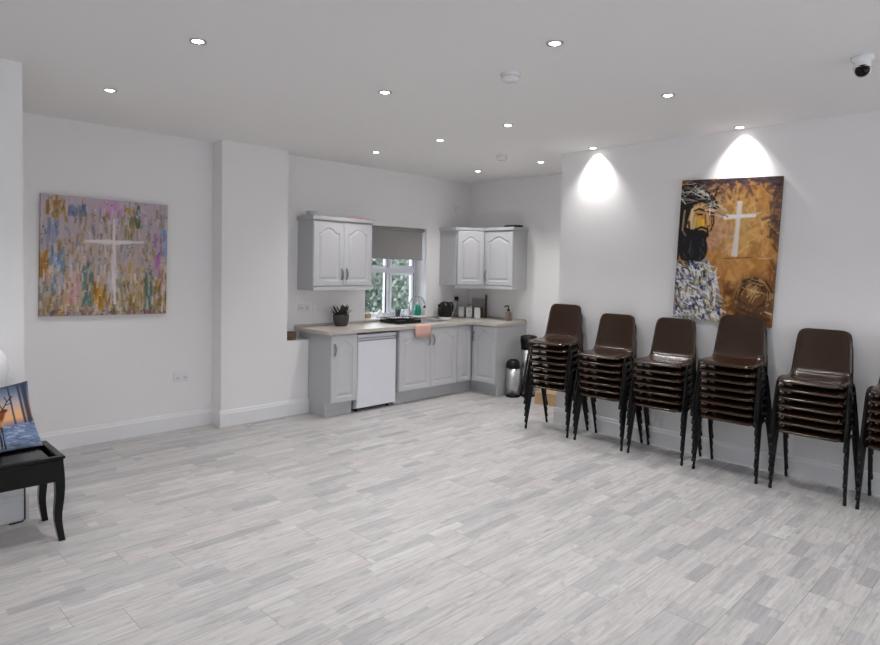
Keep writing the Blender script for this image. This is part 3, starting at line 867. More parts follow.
# figure: hair and beard
BLK = (20, 16, 18)
c2.poly([(-.01, .04), (.1, .02), (.24, .07), (.33, .13), (.38, .20), (.34, .215), (.2, .16), (.12, .18), (.075, .28), (.05, .45), (-.01, .6)], BLK)
c2.ell(.195, .285, .125, .125, (196, 146, 84), 1, .12, 0.1)
c2.ell(.29, .30, .04, .05, (186, 128, 64), .9, .5)
for a_, b_, c_, d_, w_, cc in ((.115, .215, .095, .36, .026, (232, 206, 164)), (.14, .20, .22, .185, .022, (222, 190, 140)), (.15, .27, .135, .36, .018, (216, 184, 130)),
                           (.185, .275, .19, .345, .026, (238, 176, 44)), (.225, .29, .225, .34, .022, (246, 196, 70)), (.262, .245, .285, .325, .013, (226, 178, 118)), (.30, .285, .295, .35, .014, (206, 146, 60)),
                           (.13, .222, .175, .208, .010, BLK), (.175, .208, .235, .222, .014, BLK), (.265, .225, .33, .245, .013, BLK), (.155, .243, .215, .250, .009, (92, 54, 36)), (.175, .25, .21, .247, .010, BLK),
                           (.285, .255, .325, .262, .010, (70, 40, 28)), (.245, .25, .25, .31, .008, (120, 70, 40)), (.27, .335, .295, .325, .008, (96, 50, 30)),
                           (.325, .24, .335, .31, .009, BLK), (.335, .31, .30, .37, .008, BLK), (.31, .26, .32, .36, .006, (70, 48, 36)),
                           (.16, .355, .215, .338, .016, BLK), (.215, .338, .275, .352, .016, BLK), (.16, .355, .12, .42, .020, BLK), (.275, .352, .285, .40, .014, BLK), (.19, .368, .245, .368, .008, (206, 150, 130)),
                           (.085, .30, .10, .40, .016, (60, 40, 34)), (.065, .2, .05, .34, .012, (30, 24, 24))):
    c2.stroke(a_, b_, c_, d_, w_, cc, .92, .55)
c2.ell(.15, .50, .145, .125, BLK, 1, .08, 0.12)
c2.poly([(.05, .34), (.12, .355), (.24, .36), (.285, .385), (.27, .43), (.22, .5), (.1, .56), (-.01, .5), (.02, .42)], BLK)
c2.stroke(.035, .22, .025, .36, .012, (196, 170, 120), .8); c2.stroke(.025, .36, .06, .40, .01, (180, 150, 100), .7)
for i in range(16):
    uu = R_.uniform(.02, .24); vv = R_.uniform(.42, .56)
    c2.stroke(uu, vv, uu+R_.normal(.01, .02), vv+R_.uniform(.02, .06), .006, [(60, 66, 84), (44, 40, 44), (90, 92, 104)][R_.randint(3)], .6)
# thorn crown strokes
for i in range(66):
    uu = R_.uniform(-.02, .40); vv = .085+.10*(max(0, uu)/.36)**1.6+R_.normal(0, .035)
    a = R_.normal(.35, .75); l_ = R_.uniform(.07, .17)
    c2.stroke(uu-l_*math.cos(a)/2, vv-l_*math.sin(a)/2*.66, uu+l_*math.cos(a)/2, vv+l_*math.sin(a)/2*.66, R_.uniform(.004, .009), [(206, 200, 188), (160, 150, 136), (120, 112, 104), (38, 32, 32), (226, 222, 214)][R_.randint(5)], .85)
for i in range(16):
    uu = R_.uniform(.25, .36); vv = R_.uniform(.05, .2)
    c2.stroke(uu, vv, uu+R_.uniform(.02, .08), vv+R_.normal(-.02, .03), .005, [(40, 30, 30), (196, 186, 170)][R_.randint(2)], .8)
# garment daubs
c2.poly([(-.01, .585), (.1, .62), (.2, .60), (.28, .55), (.34, .60), (.42, .72), (.47, .85), (.5, 1.01), (-.01, 1.01)], (150, 146, 150))
def in_g(uu, vv): return vv > .58 and uu < .27+(vv-.55)*.52+.02
for i in range(900):
    uu, vv = R_.uniform(-.01, .52), R_.uniform(.575, 1.01)
    if not in_g(uu, vv): continue
    cc = [(226, 226, 230), (206, 206, 216), (60, 76, 120), (40, 46, 70), (150, 130, 80), (176, 150, 70), (112, 120, 150), (236, 232, 226), (90, 84, 70), (30, 30, 40)][R_.choice(10, p=[.22, .12, .08, .10, .1, .09, .07, .13, .05, .04])]
    a = R_.normal(1.0, .5); l_ = R_.uniform(.02, .075)
    c2.stroke(uu, vv, uu+l_*math.cos(a), vv+l_*math.sin(a)*.66, R_.uniform(.005, .014), cc, .8)
for i in range(10):
    c2.stroke(.28+R_.uniform(0, .16), .56+R_.uniform(0, .3), .3+R_.uniform(0, .16), .6+R_.uniform(0, .3), .006, (236, 232, 236), .7)
p2 = canvas_mesh('painting', c2, 0.808, 1.205, 0.035, PM)
p2.rotation_mode = 'XYZ'
p2.matrix_world = Matrix.Translation((XR-0.04, 2.046, 1.778)) @ Matrix.Rotation(-PI/2, 4, 'Z') @ Matrix.Rotation(math.radians(2.3), 4, 'Y')
tag(p2, 'tall canvas painting of a bearded figure in a thorn crown beside a white cross', 'painting')

# ------------------------------------------------------------------ downlights
def make_down():
    t = thing('ceiling_downlight', 'x', 'ceiling light', group='recessed downlights in the ceiling')
    b = NB(); lathe(b, [(0.030, -0.001), (0.032, -0.006), (0.042, -0.007), (0.047, -0.003), (0.047, -0.0005)], 0, 0, 0, 24); obj('bezel', b, M['chrome'], t)
    b = NB(); lathe(b, [(0.0, -0.0075), (0.020, -0.0075), (0.0295, -0.0035), (0.0295, -0.001)], 0, 0, 0, 20); obj('lamp_lens', b, M['lens'], t)
    l = bpy.data.lights.new('lamp', 'SPOT'); l.energy = DOWN_W; l.color = (1.0, 0.982, 0.972)
    l.spot_size = math.radians(114); l.spot_blend = 1.0; l.shadow_soft_size = 0.03
    lo = bpy.data.objects.new('lamp', l); lo.location = (0, 0, -0.045); COL.objects.link(lo); lo.parent = t
    return t
DL = [
    (1.46, 3.316, 'lit recessed downlight, upper left of the ceiling near the alcove opening'),
    (1.455, 4.711, 'lit recessed downlight in the alcove ceiling above the pastel cross painting'),
    (2.759, 3.318, 'lit recessed downlight in mid ceiling, left of the near smoke detector'),
    (2.759, 1.939, 'lit recessed downlight closest to the top edge, beyond the near smoke detector'),
    (4.072, 3.309, 'lit recessed downlight between the near and far smoke detectors'),
    (4.078, 1.943, 'lit recessed downlight out from the right wall, above left of the figure painting'),
    (5.353, 1.933, 'lit recessed downlight beside the right wall directly above the figure painting'),
    (4.14, 4.171, 'lit recessed downlight left of the far smoke detector'),
    (4.144, 5.116, 'lit recessed downlight above the two door wall cabinet left of the window'),
    (5.36, 3.295, 'lit recessed downlight beside the right wall near the kitchen recess corner'),
    (5.716, 4.166, 'lit recessed downlight in the kitchen recess, right of the far smoke detector'),
    (5.766, 5.140, 'lit recessed downlight farthest away, above the corner wall cabinet'),
]
DL += [(x, y, 'lit recessed downlight over the near floor, above the photo\'s top edge') for x, y in ((1.46, 1.94), (2.76, 0.57), (4.08, 0.57), (0.15, 3.31))]
dp = make_down()
for i, (x, y, lab) in enumerate(DL):
    if i == 0: dp.location = (x, y, ZC); dp['label'] = lab
    else:
        o = dup(dp, (x, y, ZC), lab)
        if i >= 12: o['group'] = 'recessed downlights out of view'
        if i in (6, 9):          # the two fittings hard against the right wall carry stronger lamps
            for ch in o.children:
                if ch.type == 'LIGHT':
                    ch.data = ch.data.copy(); ch.data.energy = WASH_W; ch.data.spot_size = math.radians(96); ch.data.spot_blend = 1.0; ch.location = (0.030, 0, -0.035); ch.rotation_euler = (0, math.radians(-12), 0)

# ------------------------------------------------------------------ ceiling fittings
def smoke(x, y, r, lab):
    t = thing('smoke_detector', lab, 'smoke detector', (x, y, ZC))
    b = NB(); lathe(b, [(r, 0), (r, -0.012), (r*0.97, -0.016)], seg=28); obj('base', b, M['ceramic'], t)
    b = NB(); lathe(b, [(r*0.86, -0.0165), (r*0.88, -0.032), (r*0.7, -0.043), (0.0, -0.046)], seg=28); obj('cover', b, M['ceramic'], t)
    b = NB(); lathe(b, [(0.006, -0.0445), (0.006, -0.049), (0, -0.0492)], r*0.35, 0, 0, 10); obj('test_button', b, M['upvc'], t)
smoke(3.02, 2.44, 0.062, 'white round smoke detector on the near ceiling, larger in view')
smoke(5.154, 4.26, 0.058, 'white round smoke detector on the far ceiling by the kitchen recess')
t = thing('security_camera', 'white ceiling turret camera with black lens, upper right corner', 'camera', (4.05, 0.835, ZC))
b = NB(); lathe(b, [(0.055, 0), (0.055, -0.018), (0.048, -0.026), (0.040, -0.030), (0.040, -0.055), (0.046, -0.062)], seg=28); obj('base', b, M['ceramic'], t)
b = NB(); bmesh.ops.create_uvsphere(b, u_segments=24, v_segments=16, radius=0.040)
for v_ in b.verts: v_.co += Vector((0, 0, -0.072))
hs = obj('housing', b, M['ceramic'], t, True)
dirn = Vector((-4.05, -0.835, 1.6-ZC)).normalized()
b = NB(); bmesh.ops.create_uvsphere(b, u_segments=24, v_segments=16, radius=0.036)
for v_ in b.verts: v_.co = v_.co + Vector((0, 0, -0.072)) + dirn*0.013
obj('lens', b, M['blackgloss'], hs, True)

# ------------------------------------------------------------------ sockets and sensor
def socket(x, z, lab, y, n=2):
    t = thing('wall_socket', lab, 'socket', (x, y, z))
    wd = 0.146
    b = NB(); bx(b, -wd/2, -0.012, -0.043, wd/2, -0.0005, 0.043, 0.004); obj('face_plate', b, M['ceramic'], t)
    for s in (-1, 1):
        b = NB(); bx(b, s*0.036-0.018, -0.0145, -0.022, s*0.036+0.018, -0.0122, 0.0); obj('outlet', b, mat('socket_slot', rgb(205, 205, 206), 0.5), t)
        b = NB(); bx(b, s*0.018-0.008, -0.016, 0.012, s*0.018+0.008, -0.0122, 0.03, 0.002); obj('switch', b, M['upvc'], t)
socket(2.47, 0.503, 'white double socket low on the alcove wall beside the pier', YL)
socket(3.835, 1.13, 'white double socket under the left wall cabinet, left of the pair', YK)
t = thing('wall_switch', 'white square switch plate under the left wall cabinet, right of a double socket', 'switch', (3.985, YK, 1.13))
b = NB(); bx(b, -0.043, -0.011, -0.043, 0.043, -0.0005, 0.043, 0.004); obj('face_plate', b, M['ceramic'], t)
b = NB(); bx(b, -0.012, -0.016, -0.018, 0.012, -0.0112, 0.018, 0.002); obj('rocker', b, M['upvc'], t)
t = thing('wall_sensor', 'small white sensor box high on the kitchen wall above the corner cabinet', 'sensor', (6.269, YK, 2.385))
b = NB(); bx(b, -0.035, -0.03, -0.05, 0.035, -0.0005, 0.05, 0.008); obj('body', b, M['ceramic'], t)
b = NB(); lathe(b, [(0.016, 0), (0.013, 0.008), (0, 0.011)], seg=14); ln_ = obj('lens', b, M['upvc'], t); ln_.rotation_euler = (PI/2, 0, 0); ln_.location = (0, -0.03, -0.015)
t = thing('wall_socket', 'double socket with black plug on the kitchen wall beside the kettle', 'socket', (6.29, YK, 1.165))
b = NB(); bx(b, -0.073, -0.012, -0.043, 0.073, -0.0005, 0.043, 0.004); obj('face_plate', b, M['ceramic'], t)
b = NB(); bx(b, -0.055, -0.055, -0.026, -0.008, -0.0125, 0.03, 0.008); pg = obj('plug', b, M['black'], t); pg['label'] = 'black plug'
b = NB(); tube(b, [(-0.03, -0.045, -0.02), (-0.035, -0.05, -0.08), (-0.06, -0.05, -0.16), (-0.12, -0.07, -0.235)], 0.004, 6); obj('cord', b, M['black'], pg)

# ------------------------------------------------------------------ worktop clutter
ZW = 0.915
# sink and tap
b = NB()
SY0, SY1 = 5.47, 5.84
t = thing('sink', 'stainless steel sink with drainer set into the worktop below the window', 'sink')
b = NB()
for q in ((4.80, SY0, SBX0, SY1), (SBX1, SY0, 5.70, SY1), (SBX0, SY0, SBX1, SBY0), (SBX0, SBY1, SBX1, SY1)):
    bx(b, q[0], q[1], ZW+0.0005, q[2], q[3], ZW+0.005)
obj('rim', b, M['steel'], t)
b = NB(); e_ = 0.004
v0 = [b.verts.new((x, y, ZW+0.005)) for x, y in ((SBX0+e_, SBY0+e_), (SBX1-e_, SBY0+e_), (SBX1-e_, SBY1-e_), (SBX0+e_, SBY1-e_))]
v1 = [b.verts.new((x, y, ZW-0.15)) for x, y in ((SBX0+0.02, SBY0+0.02), (SBX1-0.02, SBY0+0.02), (SBX1-0.02, SBY1-0.02), (SBX0+0.02, SBY1-0.02))]
for k in range(4): b.faces.new((v0[k], v0[(k+1) % 4], v1[(k+1) % 4], v1[k]))
b.faces.new(v1)
obj('bowl', b, M['steel'], t)
b = NB(); lathe(b, [(0.03, 0), (0.03, 0.003), (0.012, 0.004), (0, 0.002)], (SBX0+SBX1)/2, (SBY0+SBY1)/2, ZW-0.1495, 18); obj('drain', b, M['chrome'], t)
b = NB()
for k in range(6): bx(b, 4.84, 5.53+0.045*k, ZW+0.0052, 5.36, 5.536+0.045*k, ZW+0.0065)
obj('drainer_ribs', b, M['steel'], t)
t = thing('tap', 'chrome swan neck tap rising behind the sink', 'tap', (5.335, 5.875, ZW))
b = NB(); lathe(b, [(0.026, 0.0005), (0.026, 0.012), (0.018, 0.02), (0.018, 0.075), (0.013, 0.085)], seg=18); obj('body', b, M['chrome'], t)
b = NB(); pts = [(0, 0, 0.08), (0, 0, 0.18)]
for k in range(1, 13):
    a = PI*k/12*1.05
    pts.append((0.12-0.12*math.cos(a), -0.03*(k/12), 0.195+0.105*math.sin(a)))
pts.append((pts[-1][0]-0.004, -0.032, 0.165))
tube(b, pts, 0.0115, 10); obj('spout', b, M['chrome'], t)
b = NB(); tube(b, [(pts[-1][0]+0.002, -0.032, 0.182), (pts[-1][0], -0.033, 0.15)], 0.016, 10); obj('nozzle', b, M['black'], t)
b = NB(); tube(b, [(0.015, 0, 0.055), (0.05, -0.02, 0.062), (0.075, -0.03, 0.08)], [0.008, 0.006, 0.007], 8); obj('lever', b, M['chrome'], t)
# dish rack
t = thing('dish_rack', 'low black dish drying rack on the drainer left of the tap', 'dish rack', (-0.13, 0, ZW+0.007))
b = NB(); bx(b, 4.95, 5.50, 0, 5.32, 5.83, 0.008, 0.003)
for q in ((4.95, 5.50, 5.32, 5.51), (4.95, 5.82, 5.32, 5.83), (4.95, 5.51, 4.96, 5.82), (5.31, 5.51, 5.32, 5.82)): bx(b, q[0], q[1], 0.008, q[2], q[3], 0.03)
obj('tray', b, M['black'], t)
b = NB()
for z_ in (0.03, 0.055): tube(b, [(4.955, 5.505, z_), (5.315, 5.505, z_), (5.315, 5.825, z_), (4.955, 5.825, z_), (4.955, 5.505, z_)], 0.005, 6)
for k in range(9):
    x = 4.97+0.042*k
    tube(b, [(x, 5.505, 0.008), (x, 5.505, 0.055)], 0.0035, 6); tube(b, [(x, 5.825, 0.008), (x, 5.825, 0.055)], 0.0035, 6)
obj('wire_frame', b, M['black'], t)
# items on sill
zs_ = WZ0+0.0125
t = thing('washing_up_bottle', 'green washing up liquid bottle on the window sill behind the tap', 'bottle', (5.62, YK+0.07, zs_))
b = NB(); lathe(b, [(0.042, 0), (0.048, 0.006), (0.05, 0.05), (0.047, 0.105), (0.028, 0.135), (0.012, 0.145)], seg=20); obj('body', b, M['green'], t)
b = NB(); lathe(b, [(0.013, 0.1455), (0.013, 0.162), (0.006, 0.166), (0.005, 0.18), (0, 0.182)], seg=14); obj('cap', b, M['ceramic'], t)
t = thing('cup', 'small dark tumbler on the window sill left of the tap', 'cup', (5.27, YK+0.06, zs_))
b = NB(); lathe(b, [(0.028, 0), (0.034, 0.05), (0.038, 0.095), (0.035, 0.096), (0.031, 0.05), (0.026, 0.006), (0, 0.006)], seg=20); obj('body', b, M['charcoal'], t)
b = NB(); lathe(b, [(0.0375, 0.072), (0.0385, 0.094), (0.0392, 0.094), (0.0388, 0.072)], seg=20); obj('rim_band', b, M['green'], t)
for k, (x, h_, lab) in enumerate(((5.375, 0.075, 'white pot on the window sill, left of the two beside the tap'), (5.455, 0.075, 'white pot on the window sill, right of the two beside the tap'))):
    t = thing('small_pot', lab, 'pot', (x, YK+0.07, zs_))
    b = NB(); lathe(b, [(0.025, 0), (0.029, 0.01), (0.029, h_*0.75), (0.024, h_*0.8)], seg=18); obj('body', b, M['ceramic'], t)
    b = NB(); lathe(b, [(0.026, h_*0.8+0.0005), (0.026, h_), (0, h_+0.003)], seg=18); obj('lid', b, M['ceramic'], t)
t = thing('soap_dish', 'white dish standing at the left end of the window sill', 'dish', (4.97, YK+0.05, zs_))
b = NB(); lathe(b, [(0.045, 0), (0.06, 0.01), (0.052, 0.04), (0.028, 0.075), (0.012, 0.095), (0, 0.098)], seg=20); obj('body', b, M['ceramic'], t)
b = NB(); lathe(b, [(0.008, 0.097), (0.012, 0.104), (0, 0.112)], seg=12); obj('knob', b, M['ceramic'], t)
b = NB(); bx(b, -0.04, -0.025, 0, 0.04, 0.025, 0.06, 0.012)
sp = obj('sponge', b, M['sponge']); sp.location = (4.775, YK+0.05, zs_)
tag(sp, 'tan sponge at the left end of the window sill', 'sponge')
# peach cloth folded over the worktop edge
b = NB(); n = 10; rows = []
YF = YD-0.03
prof = [(YF+0.07, ZW+0.003), (YF+0.03, ZW+0.004), (YF+0.004, ZW+0.0035), (YF-0.006, ZW-0.004), (YF-0.007, ZW-0.03), (YF-0.007, TOPB), (YF-0.009, 0.83), (YF-0.008, 0.78)]
for i in range(n+1):
    a = i/n; x = 4.915+0.25*a
    rows.append([b.verts.new((x+0.012*(1-k/7)*(a-0.5), y+0.003*math.sin(9*a+k*0.4)-0.003, z-(0.012*math.sin(PI*a) if k == 7 else 0))) for k, (y, z) in enumerate(prof)])
for r0, r1 in zip(rows, rows[1:]):
    for k in range(len(prof)-1): b.faces.new((r0[k], r1[k], r1[k+1], r0[k+1]))
bmesh.ops.recalc_face_normals(b, faces=b.faces[:])
bmesh.ops.solidify(b, geom=b.faces[:], thickness=0.004)
tw = obj('towel', b, M['peach'], None, True)
tag(tw, 'peach cloth folded over the worktop edge by the sink', 'towel')
# kettle
t = thing('kettle', 'black dome kettle on a pale base in the worktop corner', 'kettle', (5.905, 5.80, ZW))
b = NB(); lathe(b, [(0.085, 0.0005), (0.09, 0.012), (0.085, 0.024), (0, 0.024)], seg=24); obj('power_base', b, M['ceramic'], t)
b = NB(); lathe(b, [(0.084, 0.0245), (0.096, 0.06), (0.099, 0.11), (0.092, 0.165), (0.07, 0.205), (0.035, 0.225), (0, 0.228)], seg=26); obj('body', b, M['black'], t)
b = NB(); tube(b, [(0.05, -0.01, 0.205), (0.10, -0.02, 0.215), (0.128, -0.026, 0.17), (0.12, -0.024, 0.10), (0.088, -0.018, 0.07)], 0.011, 8); obj('handle', b, M['black'], t)
b = NB(); tube(b, [(-0.085, 0.01, 0.16), (-0.10, 0.014, 0.175), (-0.108, 0.016, 0.185)], [0.018, 0.014, 0.012], 8); obj('spout', b, M['black'], t)
# canisters
CN = [((6.29, 5.86), 'white lidded canister beside the kettle, leftmost of three'), ((6.31, 5.735), 'white lidded canister in the middle of three by the kettle'), ((6.33, 5.605), 'white lidded canister nearest the spice rack, rightmost of three')]
first = None
for (x, y), lab in CN:
    if first is None:
        t = thing('canister', lab, 'canister', (x, y, ZW), 0.75, 'white canisters on the worktop')
        b = NB(); bx(b, -0.042, -0.042, 0.0005, 0.042, 0.042, 0.125, 0.012); obj('body', b, M['ceramic'], t)
        b = NB(); bx(b, -0.04, -0.04, 0.1255, 0.04, 0.04, 0.145, 0.008); obj('lid', b, M['ceramic'], t)
        b = NB(); bx(b, -0.022, -0.0432, 0.085, 0.022, -0.0422, 0.10); obj('name_strip', b, mat('grey_print', rgb(150, 150, 165), 0.6), t)
        first = t
    else: dup(first, (x, y, ZW), lab)
# spice rack with jars
t = thing('spice_rack', 'small wooden spice rack with tall dark post behind the white canisters', 'spice rack', (6.43, 5.60, ZW), 0.0)
b = NB(); bx(b, -0.04, -0.02, 0.0005, 0.06, 0.24, 0.012, 0.002); bx(b, 0.05, -0.02, 0.012, 0.06, 0.24, 0.26, 0.002); obj('back_board', b, M['board'], t)
b = NB(); bx(b, -0.04, -0.02, 0.17, 0.05, 0.24, 0.18, 0.002); obj('shelf', b, M['board'], t)
b = NB(); bx(b, 0.02, -0.045, 0.0005, 0.04, -0.025, 0.32, 0.002); obj('post', b, M['charcoal'], t)
for k in range(2):
    jt = thing('spice_jar', ('brown spice jar at the front of the spice rack', 'brown spice jar beside the canisters in the spice rack')[k], 'jar', (6.41+0.03*k*0, 5.607+0.072*k, ZW+0.0125), group='brown jars in the spice rack')
    b = NB(); lathe(b, [(0.026, 0), (0.029, 0.01), (0.029, 0.085), (0.02, 0.1)], seg=16); obj('glass', b, M['brownglass'], jt)
    b = NB(); lathe(b, [(0.024, 0.1005), (0.024, 0.125), (0, 0.126)], seg=16); obj('lid', b, M['charcoal'], jt)
# soap dispenser
t = thing('soap_dispenser', 'small soap dispenser with black pump at the right end of the worktop', 'soap dispenser', (6.40, 5.125, ZW))
b = NB(); lathe(b, [(0.034, 0.0005), (0.038, 0.01), (0.038, 0.10), (0.016, 0.118), (0.013, 0.125)], seg=18); obj('bottle', b, M['amber'], t)
b = NB(); lathe(b, [(0.018, 0.1255), (0.018, 0.145), (0.007, 0.15), (0.006, 0.185)], seg=14); tube(b, [(0.005, 0.0, 0.19), (-0.03, 0.022, 0.19), (-0.045, 0.033, 0.18)], 0.008, 8); obj('pump', b, M['black'], t)
# utensil pot with dark leafy plant
t = thing('potted_plant', 'dark leafy plant in a charcoal pot under the left wall cabinet', 'plant', (4.195, 5.76, ZW))
t.scale = (1.12, 1.12, 1.2)
b = NB(); lathe(b, [(0.062, 0.0005), (0.078, 0.05), (0.082, 0.105), (0.078, 0.11), (0.07, 0.10), (0, 0.095)], seg=22); obj('pot', b, M['charcoal'], t)
b = NB(); rl = random.Random(4)
for i in range(70):
    a = rl.random()*2*PI; r = rl.uniform(0.0, 0.06); h_ = rl.uniform(0.03, 0.11); o_ = Vector((r*math.cos(a), r*math.sin(a), 0.095))
    tip = o_+Vector((math.cos(a)*rl.uniform(0.02, 0.07), math.sin(a)*rl.uniform(0.02, 0.07), h_))
    d_ = (tip-o_); sd = d_.cross(Vector((0, 0, 1))).normalized()*rl.uniform(0.008, 0.016)
    md = o_+d_*0.6+Vector((0, 0, 0.008))
    b.faces.new([b.verts.new(o_), b.verts.new(md+sd), b.verts.new(tip), b.verts.new(md-sd)])
obj('foliage', b, M['leafdark'], t)
# basket on the ledge
t = thing('basket', 'brown wicker basket of oddments on the pier ledge', 'basket', (3.585, 5.86, 0.79))
b = NB()
for k in range(6):
    tube(b, [(0.065*math.cos(2*PI*j/20)*(1+k*0.03), 0.072*math.sin(2*PI*j/20)*(1+k*0.03), 0.008+k*0.0135) for j in range(21)], 0.0075, 6)
obj('weave', b, M['wicker'], t)
b = NB(); lathe(b, [(0, 0.0008), (0.062, 0.0008), (0.062, 0.006), (0, 0.006)], seg=20); obj('base', b, M['wicker'], t)
# things on top of the wall cabinets
b = NB(); bx(b, -0.15, -0.04, 0, 0.15, 0.04, 0.012, 0.003)
o = obj('folder', b, M['red']); o.location = (4.37, 5.72, 2.1225); o.rotation_euler = (0, 0, 0.06)
tag(o, 'flat red folder lying on top of the left wall cabinet', 'folder')
# folder needs a support: the cabinet top board
t = thing('glass_bowl', 'small grey bowl on the left end of the wall cabinet top', 'bowl', (3.81, 5.78, 2.1005))
b = NB(); lathe(b, [(0.025, 0), (0.03, 0.006), (0.055, 0.045), (0.06, 0.075), (0.056, 0.075), (0.05, 0.045), (0, 0.012)], seg=20); obj('bowl', b, M['cabside'], t)
b = NB(); lathe(b, [(0.10, 0), (0.118, 0.012), (0.120, 0.028), (0.112, 0.028), (0.105, 0.014), (0.0, 0.010)], seg=28)
o = obj('tray', b, M['black']); o.location = (6.42, 5.09, 2.1225)
o.scale = (0.9, 1.1, 1)
tag(o, 'black round tray on top of the end wall cabinet', 'tray')

# ------------------------------------------------------------------ bins and boxes
def pedal_bin(x, y, r, h, lab, dome):
    t = thing('pedal_bin', lab, 'bin', (x, y, 0))
    b = NB(); lathe(b, [(r*1.02, 0.0), (r*1.03, 0.02), (r, 0.024)], seg=28); obj('base_ring', b, M['black'], t)
    b = NB(); lathe(b, [(r*0.985, 0.0245), (r*0.985, h*0.76)], seg=28); obj('body', b, M['steel'], t)
    b = NB()
    if dome: lathe(b, [(r*1.02, h*0.761), (r*1.03, h*0.83), (r*0.9, h*0.93), (r*0.5, h*0.99), (0, h)], seg=28)
    else: lathe(b, [(r*1.02, h*0.761), (r*1.05, h*0.84), (r*1.12, h*0.91), (r*1.08, h*0.97), (r*0.6, h*0.99), (0, h)], seg=28)
    obj('lid', b, M['black'], t)
    b = NB(); bx(b, -r*1.28, -0.03, 0.008, -r*1.0, 0.03, 0.018, 0.003); pd = obj('pedal', b, M['black'], t); pd.rotation_euler = (0, 0, 0.5)
pedal_bin(6.16, 4.835, 0.088, 0.47, 'small silver pedal bin with domed black lid beside the end cabinet', True)
pedal_bin(6.345, 4.745, 0.095, 0.772, 'tall silver pedal bin with black lid behind the first chair stack', False)
t = thing('cardboard_box', 'tan cardboard box on the floor behind the first chair stack', 'box', (6.22, 4.23, 0), 0.12)
b = NB(); bx(b, -0.16, -0.2, 0, 0.16, 0.2, 0.135, 0.002); obj('body', b, M['card'], t)
b = NB(); bx(b, -0.165, -0.2, 0.1355, 0.165, -0.002, 0.14, 0.001); obj('flap', b, M['card'], t)
b = NB(); bx(b, -0.165, 0.002, 0.1355, 0.165, 0.2, 0.14, 0.001); obj('flap', b, M['card'], t)

# ------------------------------------------------------------------ bench with cushion and vase
t = thing('bench', 'black lacquered bench with curved legs at the left edge', 'bench', (0, 0, 0))
BX0, BX1, BY0, BY1 = -0.10, 0.985, 3.985, 4.395
b = NB()
bx(b, BX0, BY0, 0.345, BX1, BY0+0.025, 0.47, 0.006); bx(b, BX0, BY1-0.025, 0.345, BX1, BY1, 0.47, 0.006)
bx(b, BX0, BY0+0.025, 0.345, BX0+0.025, BY1-0.025, 0.47, 0.006); bx(b, BX1-0.025, BY0+0.025, 0.345, BX1, BY1-0.025, 0.47, 0.006)
obj('apron', b, M['blackgloss'], t)
b = NB(); bx(b, BX0+0.028, BY0+0.028, 0.40, BX1-0.028, BY1-0.028, 0.462, 0.02); obj('seat_pad', b, mat('black_vinyl', rgb(9, 8, 9), 0.14, spec=0.4, noise=0.1), t)
b = NB()
for q in ((BX0-0.008, BY0-0.008, BX1+0.008, BY0+0.03), (BX0-0.008, BY1-0.03, BX1+0.008, BY1+0.008), (BX0-0.008, BY0+0.03, BX0+0.03, BY1-0.03), (BX1-0.03, BY0+0.03, BX1+0.008, BY1-0.03)):
    bx(b, q[0], q[1], 0.4705, q[2], q[3], 0.488, 0.006)
obj('rim', b, M['blackgloss'], t)
for sx, sy in ((1, 0), (1, 1), (0, 0), (0, 1)):
    cx_ = BX1-0.022 if sx else BX0+0.022; cy_ = BY0+0.024 if sy == 0 else BY1-0.024
    ox = 1 if sx else -1; oy = -1 if sy == 0 else 0.3
    b = NB(); rows = []
    for k in range(13):
        a = k/12; z = 0.4695*(1-a)
        off = 0.012*math.sin(PI*min(1, a*1.4)) - 0.0*a + 0.020*max(0, a-0.62)**1.5/0.23
        hw = 0.027-0.011*a
        px, py = cx_+ox*(off-0.008), cy_+oy*(off-0.008)*0.8
        rows.append([b.verts.new((px+p*hw, py+q*hw, z)) for p, q in ((-1, -1), (1, -1), (1, 1), (-1, 1))])
    for r0, r1 in zip(rows, rows[1:]):
        for k in range(4): b.faces.new((r0[k], r0[(k+1) % 4], r1[(k+1) % 4], r1[k]))
    b.faces.new(rows[0]); b.faces.new(rows[-1][::-1])
    obj('leg', b, M['blackgloss'], t)

# cushion printed with a deer in snow at sunset
R_ = np.random.RandomState(2)
c3 = Canvas(90, 90, (120, 130, 160))
u, v = c3.u, c3.v
def ramp3(stops):
    out = np.zeros_like(c3.a)
    xs = [s_[0] for s_ in stops]
    for j in range(3): out[..., j] = np.interp(v, xs, [s_[1][j] for s_ in stops])
    return out
c3.a = ramp3([(0, (60, 76, 96)), (.12, (104, 116, 140)), (.28, (176, 166, 168)), (.42, (226, 176, 140)), (.52, (236, 178, 120)), (.58, (170, 140, 140)), (.64, (110, 126, 160)), (.8, (130, 150, 186)), (1, (150, 160, 180))])
for uu, w_ in ((.93, .05), (.86, .022), (.74, .014), (.1, .04), (.2, .02), (.3, .012)):
    c3.stroke(uu, 0, uu+.01, .60, w_, (46, 54, 72), .9, .6); c3.stroke(uu, .03, uu-.1, .0, .02, (56, 66, 84), .8)
for i in range(120):
    uu, vv = R_.rand(), R_.uniform(.6, 1)
    c3.stroke(uu, vv, uu+R_.uniform(.03, .12), vv+R_.normal(.02, .02), .012, [(150, 170, 206), (196, 206, 222), (84, 100, 136), (110, 126, 164)][R_.randint(4)], .6)
